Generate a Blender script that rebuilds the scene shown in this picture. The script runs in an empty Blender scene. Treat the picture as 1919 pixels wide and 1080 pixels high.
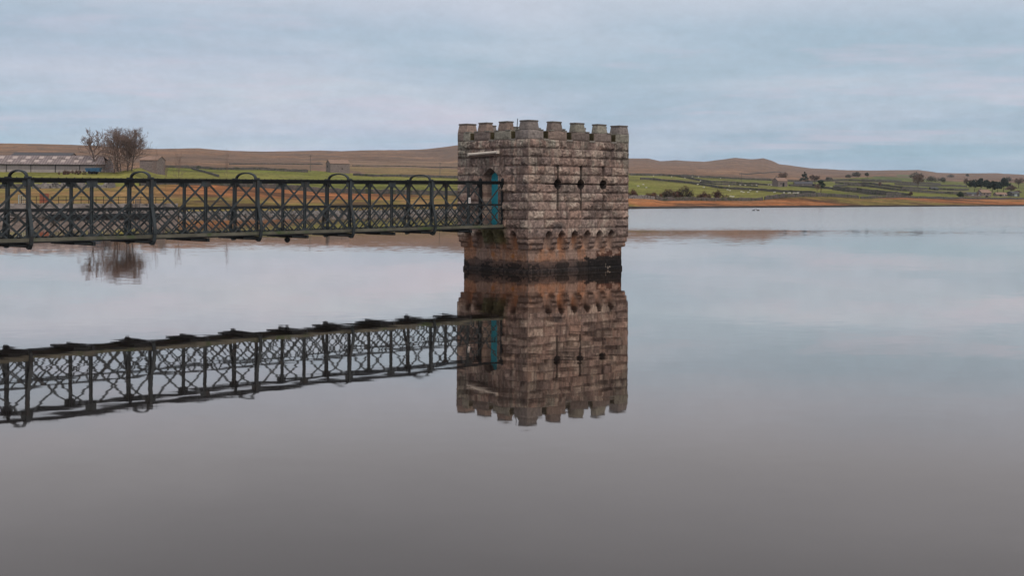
import bpy, bmesh, math, random
import numpy as np
from mathutils import Vector, Matrix
S = bpy.context.scene
COL = S.collection
R = math.radians
# ------------------------------------------------------------------ camera, sky, sun, exposure
F = 2380.0; CX = 960.0; HY = 371.0; RHO = 0.0046; H = 2.85
cd = bpy.data.cameras.new('camera'); cam = bpy.data.objects.new('camera', cd); COL.objects.link(cam)
cd.sensor_width = 36; cd.lens = F / 1919 * 36; cd.shift_y = -(540 - HY) / 1919; cd.shift_x = (959.5 - CX) / 1919
cd.clip_start = 0.1; cd.clip_end = 30000
cam.matrix_world = Matrix.Translation((0, 0, H)) @ Matrix.Rotation(R(90), 4, 'X') @ Matrix.Rotation(RHO, 4, 'Z')
S.camera = cam

def N(nt, typ, ins=None, **kw):
    n = nt.nodes.new(typ)
    for k, v in kw.items(): setattr(n, k, v)
    for k, v in (ins or {}).items():
        if isinstance(v, bpy.types.NodeSocket): nt.links.new(v, n.inputs[k])
        else: n.inputs[k].default_value = v
    return n
def ramp(nt, fac, stops, interp='LINEAR'):
    n = nt.nodes.new('ShaderNodeValToRGB'); nt.links.new(fac, n.inputs[0]); e = n.color_ramp.elements
    n.color_ramp.interpolation = interp
    while len(e) < len(stops): e.new(0.5)
    for i, (p, c) in enumerate(stops):
        e[i].position = p; e[i].color = (c, c, c, 1) if isinstance(c, (int, float)) else (*c, 1)
    return n.outputs[0]
def mth(nt, op, a, b=0.0, c=0.0, clamp=False):
    n = nt.nodes.new('ShaderNodeMath'); n.operation = op; n.use_clamp = clamp
    for i, v in enumerate((a, b, c)):
        if isinstance(v, bpy.types.NodeSocket): nt.links.new(v, n.inputs[i])
        else: n.inputs[i].default_value = v
    return n.outputs[0]
def mixc(nt, f, a, b, mode='MIX'):
    n = nt.nodes.new('ShaderNodeMix'); n.data_type = 'RGBA'; n.blend_type = mode
    for k, v in ((0, f), (6, a), (7, b)):
        if isinstance(v, bpy.types.NodeSocket): nt.links.new(v, n.inputs[k])
        elif isinstance(v, tuple): n.inputs[k].default_value = (*v, 1)
        else: n.inputs[k].default_value = v
    return n.outputs[2]

W = bpy.data.worlds.new('World'); S.world = W; W.use_nodes = True; nt = W.node_tree; nt.nodes.clear()
SUN_EL, SUN_AZ = R(52), R(150)     # azimuth measured from +Y clockwise: behind the camera, to its right
sky = N(nt, 'ShaderNodeTexSky', sky_type='NISHITA', sun_disc=False, sun_elevation=SUN_EL, sun_rotation=SUN_AZ)
tc = N(nt, 'ShaderNodeTexCoord').outputs['Generated']
sx = N(nt, 'ShaderNodeSeparateXYZ', {0: tc})
el = sx.outputs['Z']
# cloud layer seen in perspective: direction projected on a high plane, softened near the horizon
den = mth(nt, 'ADD', mth(nt, 'ABSOLUTE', el), 0.055)
cxn = mth(nt, 'DIVIDE', sx.outputs['X'], den); cyn = mth(nt, 'DIVIDE', sx.outputs['Y'], den)
cv = N(nt, 'ShaderNodeCombineXYZ', {0: cxn, 1: cyn, 2: 0.3}).outputs[0]
mp = N(nt, 'ShaderNodeMapping', {0: cv, 2: (0, 0, R(12)), 3: (0.62, 0.60, 1)}).outputs[0]
n1 = N(nt, 'ShaderNodeTexNoise', {'Vector': mp, 'Scale': 0.60, 'Detail': 7, 'Roughness': 0.55, 'Distortion': 0.35}).outputs[0]
mp2 = N(nt, 'ShaderNodeMapping', {0: cv, 1: (7.3, 2.1, 0), 3: (0.3, 0.5, 1)}).outputs[0]
n2 = N(nt, 'ShaderNodeTexNoise', {'Vector': mp2, 'Scale': 0.5, 'Detail': 4, 'Roughness': 0.5}).outputs[0]
mp3 = N(nt, 'ShaderNodeMapping', {0: cv, 1: (1.3, 9.1, 0), 3: (0.9, 1.2, 1)}).outputs[0]
n3 = N(nt, 'ShaderNodeTexNoise', {'Vector': mp3, 'Scale': 0.7, 'Detail': 5, 'Roughness': 0.6}).outputs[0]
low = ramp(nt, n1, [(0.34, (0.23, 0.375, 0.49)), (0.45, (0.335, 0.445, 0.57)), (0.53, (0.42, 0.495, 0.615)), (0.68, (0.54, 0.575, 0.665))])
hue = ramp(nt, n2, [(0.35, (0.93, 1.03, 1.0)), (0.5, (1, 1, 1)), (0.66, (1.07, 0.98, 1.02))])
low = mixc(nt, 1.0, low, hue, 'MULTIPLY')
pink = ramp(nt, n3, [(0.54, 0.0), (0.66, 0.55)])
nf = N(nt, 'ShaderNodeTexNoise', {'Vector': N(nt, 'ShaderNodeMapping', {0: tc, 3: (1, 1, 2.2)}).outputs[0], 'Scale': 48.0, 'Detail': 7, 'Roughness': 0.8}).outputs[0]
low = mixc(nt, 1.0, low, ramp(nt, nf, [(0.3, 0.88), (0.7, 1.12)]), 'MULTIPLY')
low = mixc(nt, pink, low, (0.60, 0.53, 0.64))
low = mixc(nt, ramp(nt, el, [(0.03, 0.0), (0.09, 0.38)]), low, (0.53, 0.535, 0.61))
hz = ramp(nt, el, [(0.0, 0.75), (0.035, 0.22), (0.07, 0.0)])
low = mixc(nt, hz, low, (0.29, 0.425, 0.54))
high = ramp(nt, n1, [(0.3, (0.54, 0.56, 0.61)), (0.7, (0.68, 0.70, 0.76))])
up = ramp(nt, el, [(0.13, 0.0), (0.20, 1.0)])
cc = mixc(nt, up, low, high)
b1 = N(nt, 'ShaderNodeBackground', {0: sky.outputs[0], 1: 0.07})
b2 = N(nt, 'ShaderNodeBackground', {0: cc, 1: 1.0})
ms = N(nt, 'ShaderNodeMixShader', {0: 0.9, 1: b1.outputs[0], 2: b2.outputs[0]})
N(nt, 'ShaderNodeOutputWorld', {0: ms.outputs[0]})

sl = bpy.data.lights.new('sun', 'SUN'); sl.energy = 1.3; sl.angle = R(25); sl.color = (1, 0.95, 0.88)
so = bpy.data.objects.new('sun', sl); COL.objects.link(so)
sd = Vector((math.sin(SUN_AZ) * math.cos(SUN_EL), math.cos(SUN_AZ) * math.cos(SUN_EL), math.sin(SUN_EL)))
so.rotation_euler = sd.to_track_quat('Z', 'Y').to_euler(); so.location = sd * 200
S.view_settings.view_transform = 'Standard'; S.view_settings.look = 'None'
S.view_settings.exposure = 0.22; S.view_settings.gamma = 1
S.render.engine = 'CYCLES'
S.cycles.max_bounces = 6; S.cycles.volume_bounces = 0

# ------------------------------------------------------------------ helpers
def tag(o, label=None, cat=None, group=None, kind=None):
    for k, v in (('label', label), ('category', cat), ('group', group), ('kind', kind)):
        if v: o[k] = v
    return o
def empty(name, loc=(0, 0, 0), rz=0):
    o = bpy.data.objects.new(name, None); COL.objects.link(o); o.location = loc; o.rotation_euler = (0, 0, rz)
    o.empty_display_size = 0.3; return o
def link(name, me, mat=None, parent=None):
    o = bpy.data.objects.new(name, me); COL.objects.link(o)
    if mat is not None:
        for m in (mat if isinstance(mat, list) else [mat]): me.materials.append(m)
    if parent: o.parent = parent
    return o
class MB:
    def __init__(s): s.v = []; s.f = []; s.c = []; s.col = None
    def add(s, vs, fs, c=None):
        b = len(s.v); s.v += [tuple(map(float, p)) for p in vs]; s.f += [tuple(i + b for i in f) for f in fs]
        if c is not None: s.c += [c] * len(vs)
        return s
    def box(s, lo, hi, M=None, c=None, taper=None):
        x0, y0, z0 = lo; x1, y1, z1 = hi
        t = taper or 0
        vs = [(x0, y0, z0), (x1, y0, z0), (x1, y1, z0), (x0, y1, z0), (x0 + t, y0 + t, z1), (x1 - t, y0 + t, z1), (x1 - t, y1 - t, z1), (x0 + t, y1 - t, z1)]
        if M is not None: vs = [tuple(M @ Vector(p)) for p in vs]
        return s.add(vs, [(3, 2, 1, 0), (4, 5, 6, 7), (0, 1, 5, 4), (1, 2, 6, 5), (2, 3, 7, 6), (3, 0, 4, 7)], c)
    def bar(s, p, q, w, t, up=(0, 0, 1), c=None):
        p = Vector(p); q = Vector(q); d = (q - p).normalized(); u = Vector(up)
        a = d.cross(u)
        if a.length < 1e-4: a = d.cross(Vector((1, 0, 0)))
        a.normalize(); b = a.cross(d).normalized()
        vs = []
        for e in (p, q):
            for i, j in ((-1, -1), (1, -1), (1, 1), (-1, 1)): vs.append(e + a * (w / 2 * i) + b * (t / 2 * j))
        return s.add(vs, [(0, 1, 2, 3), (7, 6, 5, 4), (0, 4, 5, 1), (1, 5, 6, 2), (2, 6, 7, 3), (3, 7, 4, 0)], c)
    def tube(s, pts, rad, n=6, c=None):
        pts = [Vector(p) for p in pts]; b = len(s.v); vs = []; fs = []
        for i, p in enumerate(pts):
            d = (pts[min(i + 1, len(pts) - 1)] - pts[max(i - 1, 0)]).normalized()
            a = d.cross(Vector((0.13, 0.21, 1)));  a = a.normalized() if a.length > 1e-3 else Vector((1, 0, 0))
            e = a.cross(d); r = rad[i] if isinstance(rad, (list, tuple)) else rad
            for k in range(n): vs.append(p + (a * math.cos(2 * math.pi * k / n) + e * math.sin(2 * math.pi * k / n)) * r)
        for i in range(len(pts) - 1):
            for k in range(n): fs.append((i * n + k, i * n + (k + 1) % n, (i + 1) * n + (k + 1) % n, (i + 1) * n + k))
        fs.append(tuple(range(n))); fs.append(tuple((len(pts) - 1) * n + k for k in reversed(range(n))))
        return s.add(vs, fs, c)
    def build(s, name, mat, parent=None, smooth=False):
        me = bpy.data.meshes.new(name); me.from_pydata(s.v, [], s.f)
        if s.c and len(s.c) == len(s.v): setcol(me, np.array(s.c, dtype=np.float32))
        if smooth: me.polygons.foreach_set('use_smooth', [True] * len(me.polygons))
        me.update(); return link(name, me, mat, parent)
def setcol(me, arr):
    a = me.color_attributes.new('Col', 'FLOAT_COLOR', 'POINT')
    out = np.ones((len(arr), 4), np.float32); out[:, :3] = arr[:, :3]; a.data.foreach_set('color', out.ravel())
def grid_mesh(name, P, mat, parent=None, col=None, smooth=True, flip=False):
    n, m = P.shape[:2]; me = bpy.data.meshes.new(name)
    me.vertices.add(n * m); me.vertices.foreach_set('co', P.reshape(-1).astype(np.float32))
    i, j = np.meshgrid(np.arange(n - 1), np.arange(m - 1), indexing='ij'); a = (i * m + j).ravel()
    q = np.stack([a, a + 1, a + m + 1, a + m], 1) if flip else np.stack([a, a + m, a + m + 1, a + 1], 1)
    nf = len(q); me.loops.add(nf * 4); me.loops.foreach_set('vertex_index', q.ravel().astype(np.int32))
    me.polygons.add(nf); me.polygons.foreach_set('loop_start', (np.arange(nf) * 4).astype(np.int32))
    me.update(calc_edges=True)
    if smooth: me.polygons.foreach_set('use_smooth', [True] * nf)
    if col is not None: setcol(me, col.reshape(-1, 3))
    me.validate(); return link(name, me, mat, parent)

def _h(ix, iy, iz, seed):
    n = (ix.astype(np.int64) * 374761393 + iy.astype(np.int64) * 668265263 + iz.astype(np.int64) * 2147483647 + seed * 974634777) & 0xffffffff
    n = ((n ^ (n >> 13)) * 1274126177) & 0xffffffff
    n = ((n ^ (n >> 16)) * 2246822519) & 0xffffffff
    return ((n ^ (n >> 15)) & 0xffffff) / float(0xffffff)
def vnoise(x, y, z=0.0, seed=0):
    x, y, z = np.broadcast_arrays(np.asarray(x, float), np.asarray(y, float), np.asarray(z, float))
    x0, y0, z0 = np.floor(x), np.floor(y), np.floor(z); fx, fy, fz = x - x0, y - y0, z - z0
    fx, fy, fz = [t * t * (3 - 2 * t) for t in (fx, fy, fz)]; r = 0
    for i in (0, 1):
        for j in (0, 1):
            for k in (0, 1):
                r = r + _h(x0 + i, y0 + j, z0 + k, seed) * (fx if i else 1 - fx) * (fy if j else 1 - fy) * (fz if k else 1 - fz)
    return r
def fbm(x, y, z=0.0, seed=0, oct=4, gain=0.5):
    r = 0; a = 1; t = 0
    for o in range(oct):
        r = r + a * vnoise(np.asarray(x) * 2 ** o, np.asarray(y) * 2 ** o, np.asarray(z) * 2 ** o, seed + o * 17); t += a; a *= gain
    return r / t
def sst(e0, e1, x):
    t = np.clip((x - e0) / (e1 - e0), 0, 1); return t * t * (3 - 2 * t)

# ------------------------------------------------------------------ materials
def mat(name, color=(0.5, 0.5, 0.5), rough=0.8, metal=0.0, attr=False, scale=4.0, var=0.35, bump=0.0, bscale=20.0, coord='Object', spec=0.3, dirt=None, stretch=(1, 1, 1), det=6):
    m = bpy.data.materials.new(name); m.use_nodes = True; nt = m.node_tree; nt.nodes.clear()
    tc = N(nt, 'ShaderNodeTexCoord').outputs[coord]
    if stretch != (1, 1, 1): tc = N(nt, 'ShaderNodeMapping', {0: tc, 3: stretch}).outputs[0]
    base = N(nt, 'ShaderNodeVertexColor', layer_name='Col').outputs[0] if attr else None
    n = N(nt, 'ShaderNodeTexNoise', {'Vector': tc, 'Scale': scale, 'Detail': det, 'Roughness': 0.62}).outputs[0]
    v = ramp(nt, n, [(0.25, 1 - var), (0.5, 1.0), (0.75, 1 + var)])
    c = mixc(nt, 1.0, base if base is not None else color, v, 'MULTIPLY')
    if dirt:
        dc, dscale, lo, hi = dirt
        n2 = N(nt, 'ShaderNodeTexNoise', {'Vector': tc, 'Scale': dscale, 'Detail': 5, 'Roughness': 0.6}).outputs[0]
        c = mixc(nt, ramp(nt, n2, [(lo, 0.0), (hi, 1.0)]), c, dc)
    p = N(nt, 'ShaderNodeBsdfPrincipled', {'Base Color': c, 'Roughness': rough, 'Metallic': metal, 'Specular IOR Level': spec})
    if bump > 0:
        n3 = N(nt, 'ShaderNodeTexNoise', {'Vector': tc, 'Scale': bscale, 'Detail': 5, 'Roughness': 0.65}).outputs[0]
        nt.links.new(N(nt, 'ShaderNodeBump', {'Height': n3, 'Distance': bump, 'Strength': 1.0}).outputs[0], p.inputs['Normal'])
    N(nt, 'ShaderNodeOutputMaterial', {0: p.outputs[0]}); return m
M = {}
M['stone'] = mat('tower_stone', attr=True, rough=0.92, scale=9, var=0.42, bump=0.02, bscale=22, dirt=((0.05, 0.042, 0.04), 5.5, 0.60, 0.74))
M['iron'] = mat('painted_iron', (0.034, 0.040, 0.042), rough=0.6, scale=3, var=0.45, bump=0.002, bscale=40, dirt=((0.045, 0.035, 0.028), 2.3, 0.52, 0.72))
M['iron_dark'] = mat('weathered_iron', (0.012, 0.013, 0.014), rough=0.7, scale=3, var=0.4, dirt=((0.05, 0.06, 0.03), 4, 0.62, 0.75))
M['deck'] = mat('deck_planks', (0.115, 0.095, 0.075), rough=0.9, scale=4, var=0.4, stretch=(1, 1, 1), dirt=((0.07, 0.085, 0.03), 1.8, 0.5, 0.65))
M['kerb'] = mat('mossy_timber', (0.11, 0.10, 0.075), rough=0.9, scale=2, var=0.4, dirt=((0.06, 0.08, 0.03), 1.5, 0.5, 0.65))
M['teal'] = mat('teal_paint', (0.045, 0.36, 0.44), rough=0.5, scale=3, var=0.15)
M['cream'] = mat('cream_plastic', (0.62, 0.53, 0.44), rough=0.5, scale=4, var=0.1)
M['dullbrown'] = mat('plain_brown', (0.10, 0.065, 0.05), rough=0.8)
M['white'] = mat('white_enamel', (0.6, 0.58, 0.54), rough=0.5, scale=4, var=0.08)
M['red'] = mat('red_ink', (0.3, 0.04, 0.03), rough=0.6, var=0.05)
M['dark'] = mat('dark_void', (0.01, 0.01, 0.011), rough=0.9, var=0.1)
M['land'] = mat('land', attr=True, rough=0.97, scale=0.12, var=0.30, spec=0.05, stretch=(1, 0.6, 1), det=9, bump=0.0)
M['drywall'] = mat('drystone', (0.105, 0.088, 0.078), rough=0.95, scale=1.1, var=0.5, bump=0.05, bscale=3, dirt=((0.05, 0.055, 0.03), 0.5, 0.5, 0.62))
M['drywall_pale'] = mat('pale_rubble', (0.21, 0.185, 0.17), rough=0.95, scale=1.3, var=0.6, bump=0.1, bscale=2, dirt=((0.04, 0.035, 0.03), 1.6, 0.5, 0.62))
M['bark'] = mat('bark', (0.105, 0.08, 0.07), rough=0.95, scale=1, var=0.3)
M['bark_pale'] = mat('pale_bark', (0.16, 0.13, 0.12), rough=0.95, scale=1, var=0.3)
M['twig'] = mat('twigs', (0.19, 0.128, 0.105), rough=0.95, scale=0.3, var=0.3)
M['scrub'] = mat('scrub_leaf', attr=True, rough=0.95, scale=0.8, var=0.3, spec=0.1)
M['board'] = mat('weathered_boards', (0.215, 0.185, 0.18), rough=0.9, scale=1.2, var=0.3, stretch=(4, 4, 0.15))
M['roofgrey'] = mat('fibre_cement_roof', (0.225, 0.175, 0.165), rough=0.9, scale=0.5, var=0.2, dirt=((0.13, 0.1, 0.085), 0.3, 0.5, 0.7))
M['rooflight'] = mat('translucent_sheet', (0.42, 0.33, 0.29), rough=0.7, scale=1, var=0.1)
M['conc'] = mat('pale_concrete', (0.34, 0.29, 0.26), rough=0.9, scale=0.6, var=0.2)
M['house'] = mat('rubble_wall', (0.20, 0.155, 0.14), rough=0.95, scale=1.6, var=0.5, bump=0.04, bscale=3)
M['slate'] = mat('stone_slates', (0.26, 0.165, 0.12), rough=0.9, scale=1.0, var=0.25)
M['slatedark'] = mat('dark_slates', (0.075, 0.07, 0.075), rough=0.85, scale=1.0, var=0.25)
M['blue'] = mat('blue_paint', (0.035, 0.10, 0.19), rough=0.6, scale=1, var=0.3, dirt=((0.02, 0.03, 0.05), 1.5, 0.55, 0.65))
M['redpaint'] = mat('red_oxide_paint', (0.30, 0.10, 0.06), rough=0.8, scale=1, var=0.2)
M['galv'] = mat('galvanised_steel', (0.34, 0.37, 0.36), rough=0.6, scale=1, var=0.2)
M['fleece'] = mat('fleece', (0.62, 0.57, 0.48), rough=1, scale=3, var=0.15)
M['wool_dark'] = mat('duck_plumage', (0.04, 0.035, 0.03), rough=0.9, scale=5, var=0.3)
M['wood'] = mat('grey_timber', (0.13, 0.11, 0.10), rough=0.9, scale=2, var=0.3)
def corrugate(m, sc):   # fine vertical lines on sheet / boarding
    nt = m.node_tree; p = next(n for n in nt.nodes if n.type == 'BSDF_PRINCIPLED')
    tcn = N(nt, 'ShaderNodeTexCoord').outputs['Object']
    w = N(nt, 'ShaderNodeTexWave', {'Vector': tcn, 'Scale': sc, 'Distortion': 0.0}, bands_direction='X').outputs[0]
    c = p.inputs['Base Color'].links[0].from_socket
    nt.links.new(mixc(nt, 1.0, c, ramp(nt, w, [(0.0, 0.72), (0.6, 1.1)]), 'MULTIPLY'), p.inputs['Base Color'])
corrugate(M['board'], 1.1); corrugate(M['roofgrey'], 0.35)

nt = M['land'].node_tree; p = next(n for n in nt.nodes if n.type == 'BSDF_PRINCIPLED'); c0 = p.inputs['Base Color'].links[0].from_socket
tcn = N(nt, 'ShaderNodeTexCoord').outputs['Object']
na = N(nt, 'ShaderNodeTexNoise', {'Vector': N(nt, 'ShaderNodeMapping', {0: tcn, 3: (1, 0.35, 1)}).outputs[0], 'Scale': 0.7, 'Detail': 4, 'Roughness': 0.7}).outputs[0]
nb = N(nt, 'ShaderNodeTexNoise', {'Vector': N(nt, 'ShaderNodeMapping', {0: tcn, 3: (0.35, 1, 1)}).outputs[0], 'Scale': 0.035, 'Detail': 6, 'Roughness': 0.7}).outputs[0]
c0 = mixc(nt, 1.0, c0, ramp(nt, na, [(0.33, 0.55), (0.5, 1.0), (0.68, 1.35)]), 'MULTIPLY')
c0 = mixc(nt, 1.0, c0, ramp(nt, nb, [(0.36, 0.60), (0.5, 1.0), (0.64, 1.3)]), 'MULTIPLY'); nt.links.new(c0, p.inputs['Base Color'])

# ------------------------------------------------------------------ terrain: profile knots (photo column, metres away, photo row)
def K(*a): return np.array(a[0::2], float), np.array(a[1::2], float)
Zs_ = K(-3000, 90, -1500, 120, -400, 145, 0, 160, 150, 168, 420, 188, 700, 209, 857, 235, 1000, 285, 1180, 340, 1200, 351, 1380, 400, 1560, 458, 1740, 530, 1919, 617, 2500, 900, 4500, 1300)
Z1_ = K(-3000, 200, -400, 285, 0, 295, 200, 305, 300, 380, 600, 430, 860, 440, 1180, 430, 1380, 480, 1560, 560, 1740, 680, 1919, 800, 2500, 1100, 4500, 1500)
Y1_ = K(-3000, 320, 0, 353.5, 200, 352, 300, 346, 400, 347, 500, 353, 600, 361, 700, 363.7, 860, 366.5, 1000, 370, 1180, 372.5, 1225, 374, 1245, 376.6, 1300, 376.3, 1380, 377.2, 1430, 375.5, 1450, 372.5, 1480, 369.5, 1530, 368.5, 1560, 369.5, 1590, 370.5, 1615, 372.5, 1640, 371.5, 1700, 370.6, 1740, 372.3, 1775, 373.2, 1795, 373, 1850, 374, 1919, 373.5, 2500, 374, 4500, 376)
Z2_ = K(-3000, 380, 0, 424, 245, 430, 310, 640, 600, 680, 860, 720, 1180, 1000, 1380, 1080, 1560, 1200, 1740, 1400, 1919, 1600, 4500, 2400)
Y2_ = K(-3000, 310, 0, 322.5, 215, 323, 262, 315, 310, 312, 400, 314.5, 480, 316.5, 580, 320, 660, 325, 740, 327, 860, 331, 1180, 326, 1240, 328, 1300, 331, 1380, 335.3, 1446, 338, 1500, 341, 1560, 337, 1620, 334, 1660, 332, 1710, 335.5, 1760, 341, 1820, 342, 1919, 343, 2500, 345, 4500, 350)
Z4_ = K(-3000, 1400, 0, 1600, 600, 1900, 857, 2300, 1180, 3000, 1919, 4000, 4500, 4200)
Y4_ = K(-3000, 255, -300, 262, 0, 268.5, 80, 269.5, 130, 270.5, 190, 272, 260, 278.5, 300, 279, 370, 278.5, 440, 283, 500, 284, 600, 282.3, 640, 284, 690, 281.5, 760, 280.5, 800, 279, 840, 275, 857, 272, 910, 265, 1000, 277, 1100, 290, 1180, 297.5, 1215, 297.3, 1237, 302.3, 1265, 300.5, 1320, 302.8, 1350, 299.5, 1378, 295.7, 1405, 298.6, 1418, 298.2, 1430, 296.8, 1445, 301, 1460, 307.5, 1480, 310, 1520, 315, 1560, 317.5, 1575, 318.8, 1640, 319.7, 1700, 318.6, 1720, 318.0, 1740, 321, 1757, 324.2, 1800, 324.8, 1870, 324.2, 1900, 326.5, 1919, 327.5, 2100, 334, 2500, 330, 4500, 320)
def it(k, x): return np.interp(x, k[0], k[1])
def vr(x, y): return (y - HY) - RHO * (x - CX)
def profile(x):   # arrays of (Z, v) knots per column
    x = np.asarray(x, float)
    Zs = it(Zs_, x); Z1 = it(Z1_, x); Z2 = it(Z2_, x); Z4 = it(Z4_, x)
    vs = H * F / Zs; v1 = vr(x, it(Y1_, x)); v2 = vr(x, it(Y2_, x)); v4 = vr(x, it(Y4_, x))
    Z3 = Z2 * (Z4 / Z2) ** 0.55; v3 = v2 + 0.45 * (v4 - v2)
    Zb = Zs * 1.03; vb = (H - 0.55) * F / Zb
    return [Zs, Zb, Z1, Z2, Z3, Z4], [vs, vb, v1, v2, v3, v4]
def tnoise(X, Y):
    d = sst(600, 1500, Y)
    return (fbm(X / 90, Y / 140, 3.3, 5, 4) - 0.5) * d * 4.5 + (fbm(X / 14, Y / 14, 1.3, 9, 3) - 0.5) * 0.5 * sst(0, 60, Y - it(Zs_, CX + F * X / np.maximum(Y, 1)))
def ground(X, Y):
    X = np.asarray(X, float); Y = np.asarray(Y, float)
    x = CX + F * X / Y; Zk, vk = profile(x)
    L = np.log(Y); v = vk[0] * 1.0
    for i in range(5):
        a, b = np.log(Zk[i]), np.log(Zk[i + 1]); t = (L - a) / (b - a)
        v = np.where(t > 0, vk[i] + (vk[i + 1] - vk[i]) * np.clip(t, 0, 1), v)
    z = H - v / F * Y
    z = np.where(Y > Zk[5], (H - vk[5] / F * Zk[5]) * (1 - 0.25 * np.clip((Y - Zk[5]) / (0.3 * Zk[5]), 0, 1)), z)
    z = np.where(Y < Zk[0], -0.02 - 3.0 * np.clip((Zk[0] - Y) / 30, 0, 1), z)
    return z + tnoise(X, Y)
def place(x, y, lift=0.0):       # photo pixel on the land -> world point
    u = (x - CX) + RHO * (y - HY); v = vr(x, y); xc = CX + u
    Zk, vk = profile(xc); Z = None
    for i in range(5):
        if vk[i] >= v >= vk[i + 1] or (i == 0 and v > vk[0]) or (i == 4):
            t = (v - vk[i]) / (vk[i + 1] - vk[i]); t = min(max(t, 0), 1)
            Z = float(np.exp(np.log(Zk[i]) * (1 - t) + np.log(Zk[i + 1]) * t)); break
    X = u / F * Z
    return Vector((X, Z, float(ground(X, Z)) + lift))
def atz(x, y, Z):
    return Vector((((x - CX) + RHO * (y - HY)) / F * Z, Z, H - vr(x, y) / F * Z))

def inpoly(x, y, P):
    c = np.zeros(x.shape, bool); n = len(P)
    for i in range(n):
        x1, y1 = P[i]; x2, y2 = P[(i + 1) % n]
        k = ((y1 > y) != (y2 > y)); xi = (x2 - x1) * (y - y1) / ((y2 - y1) if y2 != y1 else 1e-9) + x1
        c ^= (k & (x < xi))
    return c
# terrain grid
cols = np.unique(np.concatenate([np.arange(-3000, -100, 60), np.arange(-100, 2020, 3), np.arange(2020, 4500, 60)])).astype(float)
rows = []
Zk, vk = profile(cols)
rows += [np.full_like(cols, 6.0), Zk[0] * 0.4, Zk[0] - 25, Zk[0] - 6, Zk[0] - 2, Zk[0]]
seg = [(0, 1, 3), (1, 2, 22), (2, 3, 46), (3, 4, 22), (4, 5, 26)]; layer = [0] * 5 + [0]
for a, b, n in seg:
    for k in range(1, n + 1):
        t = k / n; rows.append(np.exp(np.log(Zk[a]) * (1 - t) + np.log(Zk[b]) * t)); layer.append(a + 1)
rows += [Zk[5] * 1.05, Zk[5] * 1.15, Zk[5] * 1.3]; layer += [6, 6, 6]
Yg = np.array(rows).T; Xg = (cols[:, None] - CX) / F * Yg; Zg = ground(Xg, Yg)
PX = np.broadcast_to(cols[:, None], Yg.shape); PY = HY + (H - Zg) * F / Yg + RHO * (PX - CX)
lay = np.broadcast_to(np.array(layer)[None, :], Yg.shape)
nA = fbm(Xg / 60, Yg / 110, 0, 21, 4); nB = fbm(Xg / 12, Yg / 30, 0, 31, 4); nC = fbm(Xg / 250, Yg / 500, 0, 41, 3)
def L3(c): return np.array(c, float)[None, None, :]
def mx(a, b, t): return a * (1 - t[..., None]) + b * t[..., None]
bracken = mx(L3((0.29, 0.11, 0.04)), L3((0.17, 0.125, 0.035)), sst(0.45, 0.62, nA))
bracken = mx(bracken, L3((0.085, 0.045, 0.025)), sst(0.56, 0.70, nB) * 0.8)
bracken = mx(bracken, L3((0.30, 0.15, 0.07)), sst(0.55, 0.7, 1 - nB) * 0.5)
oldgrass = mx(L3((0.17, 0.15, 0.045)), L3((0.24, 0.14, 0.055)), sst(0.42, 0.6, nB))
wl = 1 - sst(250, 380, PX); bank = mx(bracken, oldgrass, wl * (0.65 + 0.35 * sst(0.4, 0.6, nB)))
green = mx(L3((0.150, 0.165, 0.034)), L3((0.19, 0.185, 0.045)), sst(0.35, 0.65, nA))
green = mx(green, L3((0.15, 0.14, 0.05)), sst(0.55, 0.75, nB) * 0.5)
farg = sst(650, 1200, Yg); green = mx(green, L3((0.125, 0.14, 0.055)), farg * 0.5)
moor = mx(L3((0.245, 0.135, 0.078)), L3((0.175, 0.11, 0.075)), sst(0.40, 0.62, nC * 0.5 + nA * 0.5))
moor = mx(moor, L3((0.30, 0.175, 0.10)), sst(0.50, 0.70, 1 - nA) * 0.6)
moor = mx(moor, L3((0.10, 0.075, 0.06)), sst(0.56, 0.7, nB) * 0.6)
moor = mx(moor, L3((0.175, 0.115, 0.085)), sst(1200, 2400, Yg) * 0.6)
C = np.where((lay <= 2)[..., None], bank, np.where((lay == 3)[..., None], green, moor))
green = green * np.array((0.95, 0.88, 0.88)); bank = bank * (0.72 + 0.56 * fbm(Xg / 4, Yg / 9, 0, 61, 3))[..., None]
C = np.where((lay <= 2)[..., None], bank, np.where((lay == 3)[..., None], green, moor))
C = np.where((lay <= 1)[..., None], L3((0.045, 0.035, 0.03)), C)
brownstrip = [(1262, 341.5), (1292, 335.8), (1332, 342), (1380, 344), (1449, 348), (1449, 350), (1380, 350), (1322, 348)]
def paint(poly, c, t=0.85):
    global C
    m = inpoly(PX, PY, poly) & (lay >= 2) & (PX > -100) & (PX < 2020); C = np.where(m[..., None], C * (1 - t) + L3(c) * t, C)
paint(brownstrip, (0.15, 0.12, 0.055), 0.6)
paint([(1200, 333), (1260, 336), (1290, 340), (1225, 336.5), (1200, 336)], (0.2, 0.11, 0.06), 0.6)
paint([(262, 299), (303, 299), (308, 313), (262, 314)], (0.11, 0.085, 0.08), 0.7)
paint([(600, 300), (860, 303), (860, 316), (600, 310)], (0.25, 0.16, 0.10), 0.6)
paint([(640, 312), (860, 317), (860, 329), (700, 326), (660, 320)], (0.215, 0.15, 0.06), 0.7)
paint([(380, 309), (580, 310), (580, 317), (470, 315)], (0.21, 0.13, 0.075), 0.5)
for q in ([(1560, 338), (1616, 342), (1680, 341.5), (1640, 345), (1560, 343)],):
    paint(q, (0.15, 0.11, 0.075), 0.6)
paint([(1635, 330), (1720, 333), (1800, 341), (1700, 339), (1640, 335)], (0.10, 0.12, 0.06), 0.6)
paint([(1680, 327), (1712, 328), (1712, 332), (1680, 331)], (0.11, 0.13, 0.06), 0.7)
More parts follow.
